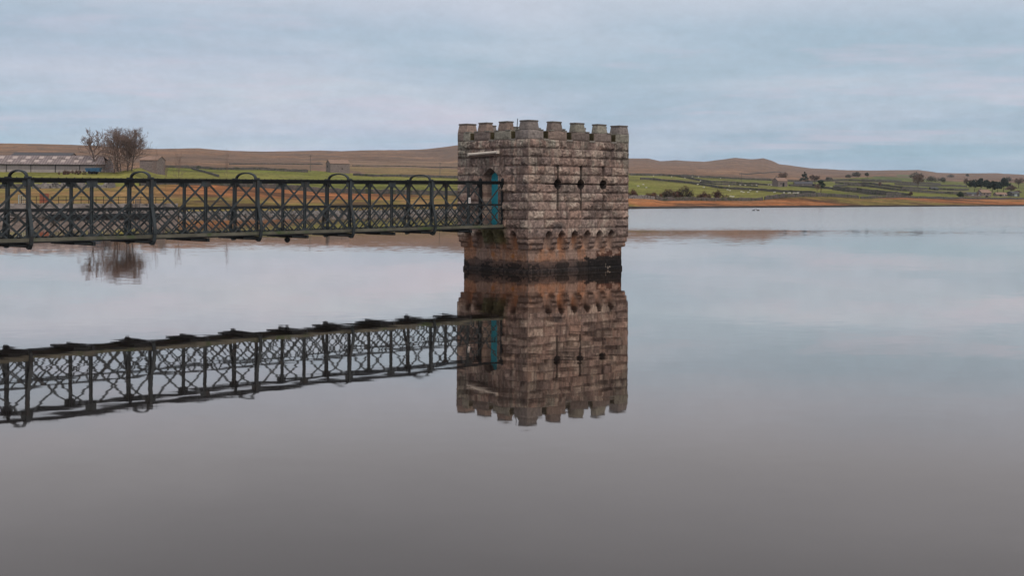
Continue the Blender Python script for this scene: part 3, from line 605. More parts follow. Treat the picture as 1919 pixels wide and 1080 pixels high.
# ------------------------------------------------------------------ the footbridge
VPB = 2250.0; bn = math.hypot(VPB, F); BD = Vector((VPB / bn, F / bn, 0)); BN = Vector((-BD.y, BD.x, 0))   # BD towards the tower, BN to the far side
Yend = D0 + ca * 1.403; Pend = Vector(((943 - CX) / F * Yend, Yend, 0)) - BD * 0.03
BW = 1.2; PN = 1.89; ZE, SL, HT = 1.70, 0.0078, 1.80
bridge = empty('footbridge', Pend); tag(bridge, 'dark lattice iron footbridge with low hoops leading from the left to the stone tower', 'footbridge')
def BP(s, n, z):    # s metres back from the tower, n across (0 near, BW far), z above the bottom chord
    p = -BD * s + BN * n; return Vector((p.x, p.y, ZE - SL * s + z))
NP = 18; SEND = NP * PN
posts = [0.0] + [1.84 + PN * i for i in range(NP - 1)]
for side, n0, o in (('near', 0.0, -1), ('far', BW, 1)):
    c = MB(); c.bar(BP(0, n0, HT - 0.02), BP(SEND, n0, HT - 0.02), 0.17, 0.03); c.bar(BP(0, n0, HT - 0.085), BP(SEND, n0, HT - 0.085), 0.03, 0.10)
    c.bar(BP(0, n0 + 0.05 * o, HT - 0.045), BP(SEND, n0 + 0.05 * o, HT - 0.045), 0.02, 0.05)
    rs = random.Random(5)
    for k in range(int(SEND / 0.24)): c.box(tuple(BP(k * 0.24, n0 + 0.07 * o, HT - 0.005) - Vector((.012, .012, 0))), tuple(BP(k * 0.24, n0 + 0.07 * o, HT + 0.008) + Vector((.012, .012, 0))))
    c.build('top_rail', M['iron_dark'], bridge)
    c = MB(); c.bar(BP(0, n0, 0.90), BP(SEND, n0, 0.90), 0.05, 0.045); c.bar(BP(0, n0 + 0.02 * o, 0.875), BP(SEND, n0 + 0.02 * o, 0.875), 0.012, 0.05); c.build('middle_rail', M['iron_dark'], bridge)
    c = MB(); c.bar(BP(0, n0, 0.0), BP(SEND, n0, 0.0), 0.16, 0.025); c.bar(BP(0, n0, 0.06), BP(SEND, n0, 0.06), 0.02, 0.11); c.build('bottom_chord', M['iron_dark'], bridge)
    c = MB(); c.bar(BP(0, n0 + 0.055 * o, 0.075), BP(SEND, n0 + 0.055 * o, 0.075), 0.045, 0.10); c.build('edge_timber', M['kerb'], bridge)
    for i, s in enumerate(posts):
        c = MB(); w = 0.085 if i else 0.14
        for e in (-1, 1): c.bar(BP(s + e * (w / 2 - 0.01), n0, 0.0), BP(s + e * (w / 2 - 0.01), n0, HT - 0.03), 0.075, 0.016, up=BD)
        c.bar(BP(s, n0, 0.0), BP(s, n0, HT - 0.03), 0.014, w - 0.036, up=BD)
        # gusset plates at top and bottom
        for z0, z1 in ((HT - 0.26, HT - 0.05), (0.02, 0.20)):
            q = [BP(s - 0.17, n0 + 0.013 * o, z1 if z0 > 1 else z0), BP(s + 0.17, n0 + 0.013 * o, z1 if z0 > 1 else z0), BP(s + 0.17, n0 + 0.013 * o, (z0 + z1) / 2), BP(s + 0.10, n0 + 0.013 * o, z0 if z0 > 1 else z1), BP(s - 0.10, n0 + 0.013 * o, z0 if z0 > 1 else z1), BP(s - 0.17, n0 + 0.013 * o, (z0 + z1) / 2)]
            q2 = [p + BN * 0.016 * o for p in q]; c.add(q + q2, [tuple(range(6)), tuple(range(11, 5, -1))] + [(k, 6 + k, 6 + (k + 1) % 6, (k + 1) % 6) for k in range(6)])
        if i == 0: c.tube([BP(s, n0, HT - 0.02), BP(s, n0, HT + 0.03), BP(s, n0, HT + 0.07), BP(s, n0, HT + 0.12)], [0.06, 0.08, 0.06, 0.01], 8)
        c.build('post', M['iron_dark'] if i == 0 else M['iron'], bridge)
        if i % 2 == 0 and i > 0:     # splayed flat stay outside every other post
            c = MB(); prof = [(0.05, HT + 0.03), (0.055, 1.25), (0.07, 0.95), (0.16, 0.65), (0.24, 0.36), (0.245, 0.18), (0.20, -0.05), (0.12, -0.16), (0.0, -0.13)]
            for (a, za), (b, zb) in zip(prof, prof[1:]): c.bar(BP(s, n0 + a * o, za), BP(s, n0 + b * o, zb), 0.05, 0.095, up=BD)
            c.build('stay', M['iron'], bridge)
    for i in range(len(posts) - 1):
        s0, s1 = posts[i], posts[i + 1]; w = s1 - s0
        c = MB(); a0, a1 = s0 + 0.06, s1 - 0.06
        c.bar(BP(a0, n0 + 0.02 * o, HT - 0.12), BP(a1, n0 + 0.02 * o, 0.06), 0.062, 0.014, up=BN); c.bar(BP(a1, n0 - 0.006 * o, HT - 0.12), BP(a0, n0 - 0.006 * o, 0.06), 0.062, 0.014, up=BN)
        c.build('cross_brace', M['iron'], bridge)
        c = MB(); zt = 0.89; zb = 0.05; hh = zt - zb; half = w / 2
        for k in (-2, -1, 0, 1, 2, 3, 4, 5, 6):
            for dr in (1, -1):
                if k == 2: continue
                xa = k * w / 4; xb = xa + dr * half; za, zb2 = zt, zb
                t0, t1 = 0.0, 1.0
                if dr > 0:
                    if xa < 0: t0 = -xa / half
                    if xb > w: t1 = (w - xa) / half
                else:
                    if xa > w: t0 = (xa - w) / half
                    if xb < 0: t1 = xa / half
                if t1 - t0 < 0.05: continue
                P = lambda t: BP(s0 + xa + (xb - xa) * t, n0 + (0.035 if dr > 0 else -0.02) * o, zt - hh * t)
                c.bar(P(t0), P(t1), 0.042, 0.010, up=BN)
        c.build('lattice_panel', M['iron'], bridge)
# deck planks, bearers, hoops
c = MB(); k = 0; rs = random.Random(3)
while k * 0.17 < SEND - 0.1:
    s = k * 0.17; z = 0.035 + rs.uniform(-0.004, 0.004); a = BP(s + 0.005, 0.09, z); M_ = None
    c.bar(BP(s + 0.082, 0.085 + rs.uniform(0, 0.01), z), BP(s + 0.082, BW - 0.085, z), 0.16, 0.045); k += 1
c.build('deck', M['deck'], bridge)
for i, s in enumerate(posts[1:]):
    c = MB(); c.bar(BP(s + 0.30, -0.10, -0.07), BP(s + 0.30, BW + 0.10, -0.07), 0.55, 0.05); c.bar(BP(s, -0.16, -0.08), BP(s, BW + 0.16, -0.08), 0.09, 0.11)
    c.build('bearer', M['iron_dark'], bridge)
for i in range(2, len(posts), 2):
    s = posts[i]; c = MB(); pts = [BP(s + 0.0, BW / 2 - (BW / 2 - 0.07) * math.cos(math.pi * t / 16), HT + 0.0 + 0.20 * math.sin(math.pi * t / 16) ** 0.85) for t in range(17)]
    for a, b in zip(pts, pts[1:]): c.bar(a, b, 0.085, 0.042, up=BD.cross((b - a).normalized()))
    for n0 in (0, BW): c.box(tuple(BP(s, n0, HT - 0.005) - Vector((.08, .08, 0))), tuple(BP(s, n0, HT + 0.035) + Vector((.08, .08, 0))))
    c.build('hoop', M['iron'], bridge)
sg = MB(); s = posts[1]; sgp = BP(s, -0.03, 0); sg.add([BP(s + 0.055, -0.062, 0.96), BP(s - 0.055, -0.062, 0.96), BP(s - 0.055, -0.062, 1.17), BP(s + 0.055, -0.062, 1.17), BP(s + 0.055, -0.055, 0.96), BP(s - 0.055, -0.055, 0.96), BP(s - 0.055, -0.055, 1.17), BP(s + 0.055, -0.055, 1.17)],
      [(0, 1, 2, 3), (7, 6, 5, 4), (0, 4, 5, 1), (1, 5, 6, 2), (2, 6, 7, 3), (3, 7, 4, 0)])
sgn = sg.build('notice_plate', M['white']); sgn.location = Pend; tag(sgn, 'small white notice plate on a bridge post beside the tower', 'sign')
ln = MB()
for z in (1.12, 1.08, 1.04, 1.0):
    ln = MB(); ln.bar(BP(s + 0.03, -0.0635, z), BP(s - 0.03, -0.0635, z), 0.012, 0.002, up=BN); ln.build('text_line', M['red'], sgn)
ju = MB(); sj = posts[5] + 0.55; ju.tube([BP(sj, 0.2, -0.09), BP(sj, 0.2, -0.13), BP(sj, 0.2, -0.18), BP(sj, 0.2, -0.24), BP(sj, 0.2, -0.27)], [0.03, 0.09, 0.10, 0.07, 0.02], 8)
jo = ju.build('bulkhead_lamp', M['iron_dark']); jo.location = Pend; tag(jo, 'small dark round fitting hanging under the footbridge deck', 'light fitting')

# ------------------------------------------------------------------ field walls
def wall_along(pts, label, h=1.35, th=0.6, m='drywall', name='stone_wall', group='dry stone field walls', seed=1, step=1.0, rough=0.16, cat='wall'):
    # pts: world points on the land
    P = []
    for a, b in zip(pts, pts[1:]):
        n = max(1, int((b - a).length / (step * 4)))
        for k in range(n): P.append(a.lerp(b, k / n))
    P.append(pts[-1]); mb = MB(); vs = []; fs = []
    for i, p in enumerate(P):
        d = (P[min(i + 1, len(P) - 1)] - P[max(0, i - 1)]); d.z = 0; d.normalize(); s = Vector((-d.y, d.x, 0))
        z = float(ground(p.x, p.y)); hh = h * 0.82 * (1 + rough * (float(vnoise(i * 0.7, seed)) - 0.5) * 2)
        for o, zz in ((-th / 2, -0.6), (-th * 0.33, hh * 0.9), (-th * 0.15, hh), (th * 0.15, hh), (th * 0.33, hh * 0.9), (th / 2, -0.6)): vs.append(Vector((p.x, p.y, z + zz)) + s * o)
    for i in range(len(P) - 1):
        for k in range(5): a = i * 6 + k; fs.append((a, a + 1, a + 7, a + 6))
    fs += [tuple(range(6)), tuple((len(P) - 1) * 6 + k for k in reversed(range(6)))]
    mb.add(vs, fs); o = mb.build(name, M[m]); tag(o, label, cat, group); return o
def pxwall(pl, label, **kw):
    pts = []
    for (x0, y0), (x1, y1) in zip(pl, pl[1:]):
        n = max(1, int(abs(x1 - x0) / 4))
        for k in range(n): pts.append(place(x0 + (x1 - x0) * k / n, y0 + (y1 - y0) * k / n))
    pts.append(place(*pl[-1])); return wall_along(pts, label, **kw)
def l1wall(xa, xb, label, off=0, **kw):
    pts = []
    for x in np.arange(xa, xb + 1, 4.0):
        Z = float(it(Z1_, x)) + off; X = (x - CX) / F * Z; pts.append(Vector((X, Z, 0)))
    return wall_along(pts, label, **kw)
l1wall(1150, 1228, 'pale stretch of field wall just right of the tower above the orange bank', h=1.5, seed=2, m='drywall_pale')
l1wall(1229, 1432, 'grey field wall along the orange lake bank below the bramble thicket', h=1.55, seed=3)
l1wall(1433, 1612, 'field wall curving up over the rise right of the thicket', h=1.9, seed=4)
l1wall(1613, 1990, 'low dark boundary wall above the far right end of the bank', h=1.5, seed=5)
l1wall(262, 862, 'long dark field wall crossing behind the footbridge above the rusty bracken', h=2.0, seed=6)
l1wall(60, 215, 'tumbled pale rubble wall seen through the footbridge below the long barn', h=1.5, th=1.4, seed=7, m='drywall_pale', rough=0.55, group=None)
l1wall(-60, 59, 'dark old wall at the far left behind the footbridge', h=1.2, seed=8, group=None)
pxwall([(1200, 336.2), (1224, 337), (1261, 340.5), (1292, 343.5), (1322, 348.6), (1346, 352.7), (1380, 355.3), (1431, 358), (1482, 362), (1528, 364)], 'thick dark field wall slanting down from the tower to the ivy-clad tree', h=1.7, seed=9)
pxwall([(1180, 328.6), (1241, 329.3), (1271, 331.8), (1292, 335.4), (1317, 339.5), (1332, 341.5), (1380, 343.8), (1423, 347), (1449, 348)], 'upper field wall running from the tower to the stone field house', h=1.7, seed=10)
pxwall([(1478, 349), (1528, 352), (1560, 355)], 'short field wall between the stone field house and the ivy-clad tree', h=1.7, seed=11)
pxwall([(1312, 342), (1343, 345.6), (1380, 347), (1420, 350)], 'short thin wall between two strips of sheep pasture', h=1.3, seed=12)
pxwall([(1255, 330), (1300, 332.5), (1380, 336.2), (1446, 339), (1500, 342)], 'topmost field wall along the foot of the brown moor left of the farm conifer', h=2.0, seed=13)
pxwall([(1560, 356), (1597, 360), (1635, 364.7), (1660, 366.3), (1690, 367.2)], 'lower of two dark walls converging beneath the round bare bush', h=1.9, seed=14)
pxwall([(1562, 354), (1607, 357), (1644, 361), (1682, 365), (1706, 368)], 'upper of two dark walls converging beneath the round bare bush', h=2.0, seed=15)
pxwall([(1562, 351.4), (1588, 348.3), (1621, 349.7), (1644, 352.5), (1677, 356.8), (1740, 361.4), (1782, 364), (1811, 365)], 'long field wall sloping down to the dark round bush by the cottage', h=2.0, seed=16)
pxwall([(1565, 344.2), (1607, 344.9), (1635, 345.8), (1654, 348.8), (1691, 353.5), (1738, 356)], 'field wall passing under the large lone bare tree', h=2.0, seed=17)
pxwall([(1757, 355.6), (1787, 357.5), (1815, 356)], 'short wall left of the pine clump', h=2.0, seed=18)
pxwall([(1616, 341.3), (1677, 341.6), (1710, 344), (1740, 346), (1763, 346.5)], 'hazy upper field wall behind the lone bare tree', h=2.2, seed=19)
pxwall([(1677, 346.5), (1740, 349), (1777, 350), (1812, 349.5)], 'middle hazy field wall left of the pine clump', h=2.0, seed=20)
pxwall([(305, 314), (360, 316), (406, 318.5), (484, 319), (577, 323)], 'dark wall below the moor left of the telegraph pole', h=1.7, seed=21)
pxwall([(662, 328.6), (700, 331.5), (750, 331.6), (862, 334.5)], 'dark wall running from the stone barn to the tower above the green field', h=1.6, seed=22)
pxwall([(359, 316.8), (380, 323), (410, 332)], 'wall dropping diagonally across the green field behind the footbridge', h=1.2, seed=23)
pxwall([(430, 308), (520, 308), (604, 309.5)], 'thin moor wall left of the stone barn', h=1.0, seed=24)
pxwall([(660, 311.5), (760, 313), (862, 315.7)], 'thin moor wall right of the stone barn', h=1.0, seed=25)
pxwall([(1386, 326.5), (1440, 324.3), (1470, 323.4)], 'faint moor wall high above the stone field house', h=1.5, seed=26)
pxwall([(1500, 343.5), (1540, 341), (1590, 339.5), (1640, 340.5)], 'faint hillside wall behind the ivy-clad tree', h=2.0, seed=27)

# ------------------------------------------------------------------ trees
def bare_tree(x, y, h, w, label, seed, group='leafless trees', lean=0.0, dens=1.0, levels=6, trunk_r=None, name='bare_tree', tw=0.035, base=None, low=0.15, pale=False, cat='tree', multi=1, Z=None):
    rs = random.Random(seed); o = empty(name, base or place(x, y)); tag(o, label, cat, group)
    tr = MB(); cr = MB(); r0 = trunk_r or h * 0.022
    def grow(p, d, L, r, lv):
        n = 4 if lv < 2 else 2; pts = [p]; dd = d.copy()
        for k in range(n):
            dd = (dd + Vector((rs.uniform(-1, 1), rs.uniform(-1, 1), rs.uniform(-0.5, 0.8))) * (0.13 if lv < 1 else 0.22)).normalized(); pts.append(pts[-1] + dd * (L / n))
        rr = [max(r * (1 - 0.55 * k / n), tw * 0.5) for k in range(n + 1)]
        (tr if lv < 1 else cr).tube(pts, rr, 6 if lv < 1 else 3)
        if lv >= levels - 2: return
        nb = (int(9 * dens) + 2) if lv == 0 else (int(6 * dens) + 1 if lv == 1 else rs.choice((3, 4) if dens > 0.9 else (2, 3, 4)))
        for b in range(nb):
            t = (low + 0.25 + (0.75 - low) * (b + rs.random()) / nb) if lv == 0 else rs.uniform(0.25, 1.0)
            t = min(t, 0.999); i = min(int(t * n), n - 1); q = pts[i].lerp(pts[i + 1], t * n - i)
            az = rs.uniform(0, 2 * math.pi) if lv else b * 2.4 + rs.uniform(-0.5, 0.5); ang = rs.uniform(0.55, 1.15) * (1.25 - 0.5 * t if lv == 0 else 0.8)
            pd = dd if lv else Vector((0, 0, 1)); a1 = pd.orthogonal().normalized(); a2 = pd.cross(a1)
            nd = (pd * math.cos(ang) + (a1 * math.cos(az) + a2 * math.sin(az)) * math.sin(ang) + Vector((lean * 0.3, 0, 0.12))).normalized()
            if nd.z < -0.05: nd.z = 0.05
            LL_ = h * rs.uniform(0.36, 0.5) * (1.15 - 0.55 * t) if lv == 0 else L * rs.uniform(0.45, 0.7)
            grow(q, nd, LL_, r * (0.5 if lv == 0 else 0.6) * rs.uniform(0.8, 1.1), lv + 1)
    for k in range(multi):
        a = k * 2 * math.pi / multi + rs.uniform(-0.4, 0.4); off = Vector((math.cos(a), math.sin(a), 0)) * (0.0 if multi == 1 else w * 0.16)
        grow(off, (Vector((lean, 0, 1)) + off * (0.06 if multi > 1 else 0)).normalized(), h * 0.72 * rs.uniform(0.85, 1.0), r0, 0)
    # rescale to the wanted height and width
    allv = np.array(tr.v + cr.v); hx = max(abs(np.percentile(allv[:, 0], 1)), abs(np.percentile(allv[:, 0], 99))); hz = np.percentile(allv[:, 2], 99.7)
    kx, kz = (w / 2) / hx, h / hz
    def soft(q, L): t = abs(q) / L; return q if t < 0.75 else math.copysign(L * (0.75 + 0.28 * math.tanh((t - 0.75) / 0.28)), q)
    for mb in (tr, cr): mb.v = [(soft(a * kx, w / 2), soft(b * kx, w / 2), c * kz) for a, b, c in mb.v]
    tr.build('trunk', M['bark_pale' if pale else 'bark'], o); cr.build('crown', M['twig'], o); return o
def leafy(x, y, h, w, label, seed, kind='round', col=(0.05, 0.065, 0.04), group=None, name='evergreen_tree', cat='tree', n=900, leaf=0.35, base=None, twigs=False):
    rs = random.Random(seed); o = empty(name, base or place(x, y)); tag(o, label, cat, group)
    tr = MB(); cr = MB(); kr = 0.25 if kind != 'bush' else 0.02
    topz = h * (0.92 if kind == 'cone' else 0.7)
    tr.tube([(0, 0, -0.3), (0.05 * w, 0, topz * 0.5), (0, 0.03 * w, topz)], [h * 0.028, h * 0.02, h * 0.006], 7)
    clumps = []
    if kind == 'cone':
        for k in range(26):
            t = rs.random() ** 0.8; z = h * (0.14 + 0.82 * t); r = w / 2 * (1 - t) ** 0.75 * rs.uniform(0.5, 1.0); a = rs.uniform(0, 6.28)
            clumps.append((math.cos(a) * r, math.sin(a) * r, z, w * 0.16 * (1.25 - t), 0.6))
        clumps.append((0, 0, h * 0.95, w * 0.07, 1.6))
    elif kind == 'pine':
        for k in range(26):
            a = rs.uniform(0, 6.28); r = w / 2 * rs.uniform(0.05, 0.95); clumps.append((math.cos(a) * r, math.sin(a) * r, h * rs.uniform(0.50, 0.95) - 0.16 * h * (r / w * 2) ** 2, w * rs.uniform(0.13, 0.2), 0.8))
        for k in range(7):
            c = clumps[k * 2]; tr.tube([(0, 0, h * rs.uniform(0.4, 0.6)), (c[0] * 0.6, c[1] * 0.6, c[2] - 0.6), (c[0], c[1], c[2])], [h * 0.012, h * 0.008, 0.03], 4)
    elif kind == 'bush':
        for k in range(18):
            a = rs.uniform(0, 6.28); r = w / 2 * rs.uniform(0, 0.85); clumps.append((math.cos(a) * r, math.sin(a) * r * 0.7, h * (0.15 + 0.6 * rs.random() * (1 - (r / w * 2) ** 2 * 0.6)), min(w, h * 1.4) * rs.uniform(0.14, 0.22), 0.8))
    else:
        for k in range(20):
            a = rs.uniform(0, 6.28); e = rs.uniform(-0.9, 1.5); r = rs.uniform(0.4, 0.8); clumps.append((math.cos(a) * r * w / 2 * math.cos(e), math.sin(a) * r * w / 2 * math.cos(e), h * 0.56 + math.sin(e) * h * 0.33 * r, w * 0.17, 0.9))
    per = n // len(clumps)
    for (cx, cy, cz, cr_, sq) in clumps:
        tone = rs.uniform(0.75, 1.3); hue = rs.uniform(-0.1, 0.15)
        for k in range(per):
            v = Vector((rs.gauss(0, 1), rs.gauss(0, 1), rs.gauss(0, 1))).normalized() * (cr_ * rs.uniform(0.55, 1.08)); v.z *= sq
            p = Vector((cx, cy, cz)) + v; s = leaf * rs.uniform(0.5, 1.2)
            if p.z < 0.05: continue
            a = Vector((rs.gauss(0, 1), rs.gauss(0, 1), rs.gauss(0, 1))).normalized(); b = a.cross(v.normalized() + Vector((0.01, 0.02, 0))).normalized()
            t = tone * rs.uniform(0.75, 1.25); c = (col[0] * t * (1 + hue), col[1] * t, col[2] * t)
            cr.add([p - a * s * 0.5, p + b * s * 0.35, p + a * s * 0.5, p - b * s * 0.35], [(0, 1, 2, 3)], c)
    if twigs:
        for k in range(int(n * 0.35)):
            cx, cy, cz, cr_, sq = rs.choice(clumps); v = Vector((rs.gauss(0, 1), rs.gauss(0, 1), abs(rs.gauss(0, 1)) + 0.3)).normalized()
            p = Vector((cx, cy, cz)) + v * cr_ * 0.8; q = p + v * rs.uniform(0.3, 0.9) + Vector((rs.uniform(-.2, .2), rs.uniform(-.2, .2), 0.2))
            c = (0.13, 0.075, 0.055); w_ = 0.05; sdv = v.cross(Vector((0, 0, 1))).normalized() * w_
            cr.add([p - sdv, p + sdv, q], [(0, 1, 2)], c)
    tr.build('trunk', M['bark'], o); cr.build('crown', M['scrub'], o); return o
def ppm(x, y): return F / place(x, y).y
# left: two old trees by the barn, saplings
b1_ = atz(183, 327, 432); b1_.z = float(ground(b1_.x, b1_.y)); k1 = F / 432
bare_tree(0, 0, 82 / k1, 74 / k1, 'spreading wind-bent bare tree left of the dense one beside the long barn', 4, group=None, base=b1_, lean=-0.22, levels=6, dens=0.8, tw=0.09, trunk_r=0.35)
b2_ = atz(233, 330, 425); b2_.z = float(ground(b2_.x, b2_.y))
bare_tree(0, 0, 80 / k1, 84 / k1, 'dense broad bare tree at the right end of the long barn', 12, group=None, base=b2_, levels=7, dens=0.85, tw=0.045, multi=6, low=0.0, trunk_r=0.24)
leafy(0, 0, 9.5, 14, 'low tangle of brown scrub round the foot of the dense bare tree', 77, kind='bush', col=(0.17, 0.115, 0.095), name='scrub_thicket', cat='scrub', n=1400, leaf=0.35, base=atz(212, 331, 420), twigs=True)
for x, h, w, sd2, lb in ((290, 66, 14, 21, 'thin upright sapling between the dense bare tree and the next hoop'), (336, 64, 30, 22, 'slender spreading bare sapling against the green field'), (311, 40, 12, 24, 'small faint sapling between two taller ones'), (425, 62, 12, 23, 'solitary wispy sapling standing alone against the green field')):
    bb = atz(x, 345, 300); bb.z = float(ground(bb.x, bb.y)); hh = (H - vr(x, 345 - h - 4) / F * 300) - bb.z
    bare_tree(0, 0, max(hh, 4), w / (F / 300), lb, sd2, group='saplings behind the footbridge', base=bb, levels=5, dens=0.8, tw=0.05, trunk_r=0.08, pale=False, name='sapling')
# thicket along the right bank
for i, (x, top, w, c, lb) in enumerate(((1186, 359, 16, (0.13, 0.07, 0.05), 'russet bush touching the right edge of the tower'), (1224, 362, 30, (0.15, 0.08, 0.05), 'low russet bush at the left end of the thicket'), (1248, 355, 40, (0.085, 0.065, 0.05), 'broad brown bush second from left in the thicket'),
        (1284, 351.5, 26, (0.05, 0.045, 0.035), 'tallest and darkest domed bush in the thicket'), (1268, 360, 22, (0.14, 0.07, 0.05), 'reddish bush filling the dip left of the tallest one'), (1314, 361, 32, (0.11, 0.065, 0.05), 'brown bush right of the tallest one in the thicket'), (1344, 359, 34, (0.095, 0.055, 0.045), 'twiggy red-brown bush at the right end of the thicket'))):
    xx = x; Z = float(it(Z1_, xx)) + 7 + (i % 3) * 3; X = (xx - CX) / F * Z; zz = float(ground(X, Z)); hh = H - vr(xx, top) / F * Z - zz
    leafy(0, 0, hh * 1.22, w * 1.35 / (F / Z), lb, 40 + i, kind='bush', col=c, group='bushes of the thicket by the lake wall', name='bush', cat='bush', n=1300, leaf=0.42, base=Vector((X, Z, zz)), twigs=True)
def tree_px(fn, x, ybase, ytop, wpx, label, seed, **kw):
    b = place(x, ybase); k = F / b.y; return fn(0, 0, (ybase - ytop) / k, wpx / k, label, seed, base=b, **kw)
tree_px(leafy, 1538, 363.5, 333.5, 17, 'dark ivy-clad tree rising from the wall junction', 51, kind='round', col=(0.035, 0.05, 0.035), n=1300, leaf=0.5)
tree_px(bare_tree, 1531, 363.5, 343, 14, 'small bare bush leaning against the ivy-clad tree', 52, levels=5, tw=0.08, group=None)
tree_px(leafy, 1508, 343, 322, 20, 'pointed dark conifer behind the low farm sheds', 53, kind='cone', col=(0.04, 0.052, 0.042), n=1500, leaf=0.8, name='conifer')
tree_px(bare_tree, 1527, 347, 328, 24, 'rounded grey bare tree right of the pointed conifer', 54, levels=6, tw=0.16)
tree_px(bare_tree, 1467, 346, 323, 26, 'bare tree spreading behind the stone field house', 55, levels=6, tw=0.15)
tree_px(bare_tree, 1720, 355, 326, 24, 'large lone bare tree standing on the hillside wall', 56, levels=6, tw=0.15)
tree_px(bare_tree, 1649, 352, 341, 7, 'small upright bare tree on the pale green field', 57, levels=6, tw=0.15)
tree_px(leafy, 1707, 368.5, 358.5, 9, 'round bare bush where two walls meet', 58, kind='round', col=(0.11, 0.075, 0.06), n=500, leaf=0.5, name='bush', cat='bush')
tree_px(leafy, 1800, 372.5, 358.5, 16, 'dark round bush left of the cottage', 59, kind='round', col=(0.04, 0.052, 0.035), n=1000, leaf=0.6, name='bush', cat='bush')
tree_px(bare_tree, 1811, 352, 334, 12, 'bare tree at the left edge of the pine clump', 60, levels=6, tw=0.18)
for i, (x, yb, yt, w, lb) in enumerate(((1826, 359, 336, 25, 'broad pine at the left end of the clump'), (1838, 360, 334, 14, 'narrow tall pine second from left in the clump'), (1849, 360, 337.5, 16, 'middle pine of the clump behind the cottage'), (1859, 362, 339, 22, 'full pine just right of the cottage gable'), (1869, 361, 341, 16, 'pine filling the dip before the last one'), (1880, 360, 333.5, 25, 'broad pine at the right end of the clump'))):
    tree_px(leafy, x, yb, yt, w, lb, 61 + i, kind='pine', col=(0.03, 0.042, 0.034), n=2600, leaf=1.0, name='pine_tree', group='pines behind the cottage')
tree_px(bare_tree, 1909, 352, 333, 24, 'large bare tree near the right edge of the photo', 70, levels=6, tw=0.18)
tree_px(bare_tree, 1895, 362, 346, 26, 'reddish bare tree right of the pine clump', 71, levels=6, tw=0.18)
tree_px(bare_tree, 1832, 370, 359, 6, 'small bare tree before the low cottage range', 72, levels=5, tw=0.12)
tree_px(leafy, 1849.5, 371.5, 366, 5, 'tiny dark bush in front of the cottage', 73, kind='round', col=(0.05, 0.045, 0.04), n=300, leaf=0.5, name='bush', cat='bush')
tree_px(bare_tree, 1907, 366, 356, 16, 'low brown bush beside the dark open shed', 74, levels=5, tw=0.15, name='bush', cat='bush')
for i, (x, yb, yt, w, lb) in enumerate(((1605, 334, 322, 18, 'hazy grey copse tree on the moor edge, left one'), (1625, 335, 324, 9, 'hazy thin tree right of the grey copse tree'), (1718, 340, 324, 30, 'hazy grey-green copse behind the lone bare tree'), (1745, 343, 331, 26, 'hazy copse right of the lone bare tree'), (1765, 342, 334, 22, 'low hazy copse further right on the hillside'), (1782, 333, 326, 16, 'distant hazy tree on the skyline slope above the fields'), (1813, 333, 325.5, 8, 'distant narrow tree left of the pines near the skyline'), (1890, 341, 331, 18, 'hazy tree behind the right end of the pines'), (1590, 335, 329, 12, 'low hazy scrub at the foot of the moor'), (1553, 340, 333, 14, 'low hazy scrub behind the ivy-clad tree'))):
    tree_px(leafy, x, yb, yt, w, lb, 80 + i, kind='round', col=(0.10, 0.095, 0.078), n=700, leaf=1.1, name='copse_tree', group='hazy trees on the far hillside')

# ------------------------------------------------------------------ buildings
def building(name, label, base, ax_deg, L, Wd, eave, ridge, wallm='house', roofm='slate', opens=(), cat='building', chim=0, over=0.25, hip=0.0, deep=1.2):
    """base = near left corner on the ground; long side runs along local +x, depth along local +y"""
    o = empty(name, base, R(ax_deg)); tag(o, label, cat)
    w = MB(); z0 = -deep
    v = [(0, 0, z0), (L, 0, z0), (L, Wd, z0), (0, Wd, z0), (0, 0, eave), (L, 0, eave), (L, Wd, eave), (0, Wd, eave), (0, Wd / 2, ridge), (L, Wd / 2, ridge)]
    w.add(v, [(0, 1, 5, 4), (1, 2, 6, 9, 5), (2, 3, 7, 6), (3, 0, 4, 8, 7)]); w.build('wall', M[wallm], o)
    r = MB(); t = 0.12; e = over; sl = (ridge - eave) / (Wd / 2)
    for s in (0, 1):
        ye = -e if s == 0 else Wd + e; ze = eave - e * sl; n = 1 if s == 0 else -1
        q = [(-e, ye, ze + 0.03), (L + e, ye, ze + 0.03), (L + e - hip, Wd / 2, ridge + 0.03), (-e + 0, Wd / 2, ridge + 0.03)]
        q2 = [(a, b, c + t) for a, b, c in q]; f = [(0, 1, 2, 3), (7, 6, 5, 4), (0, 4, 5, 1), (1, 5, 6, 2), (3, 2, 6, 7), (0, 3, 7, 4)]
        r.add(q + q2, f)
    r.build('roof', M[roofm], o)
    for (kind, x, y0, ww, hh, m) in opens:      # on the near long side ('f') or left gable ('g')
        b = MB()
        if kind[0] == 'f': b.box((x, -0.03, y0), (x + ww, 0.25, y0 + hh))
        else: b.box((-0.03, x, y0), (0.25, x + ww, y0 + hh))
        b.build({'w': 'window', 'd': 'door'}[kind[1]], M[m], o)
    for k in range(chim):
        b = MB(); x = 0.5 if k == 0 else L - 0.9; b.box((x, Wd / 2 - 0.4, ridge - 0.4), (x + 0.7, Wd / 2 + 0.4, ridge + 1.0)); b.build('chimney', M[wallm], o)
    return o
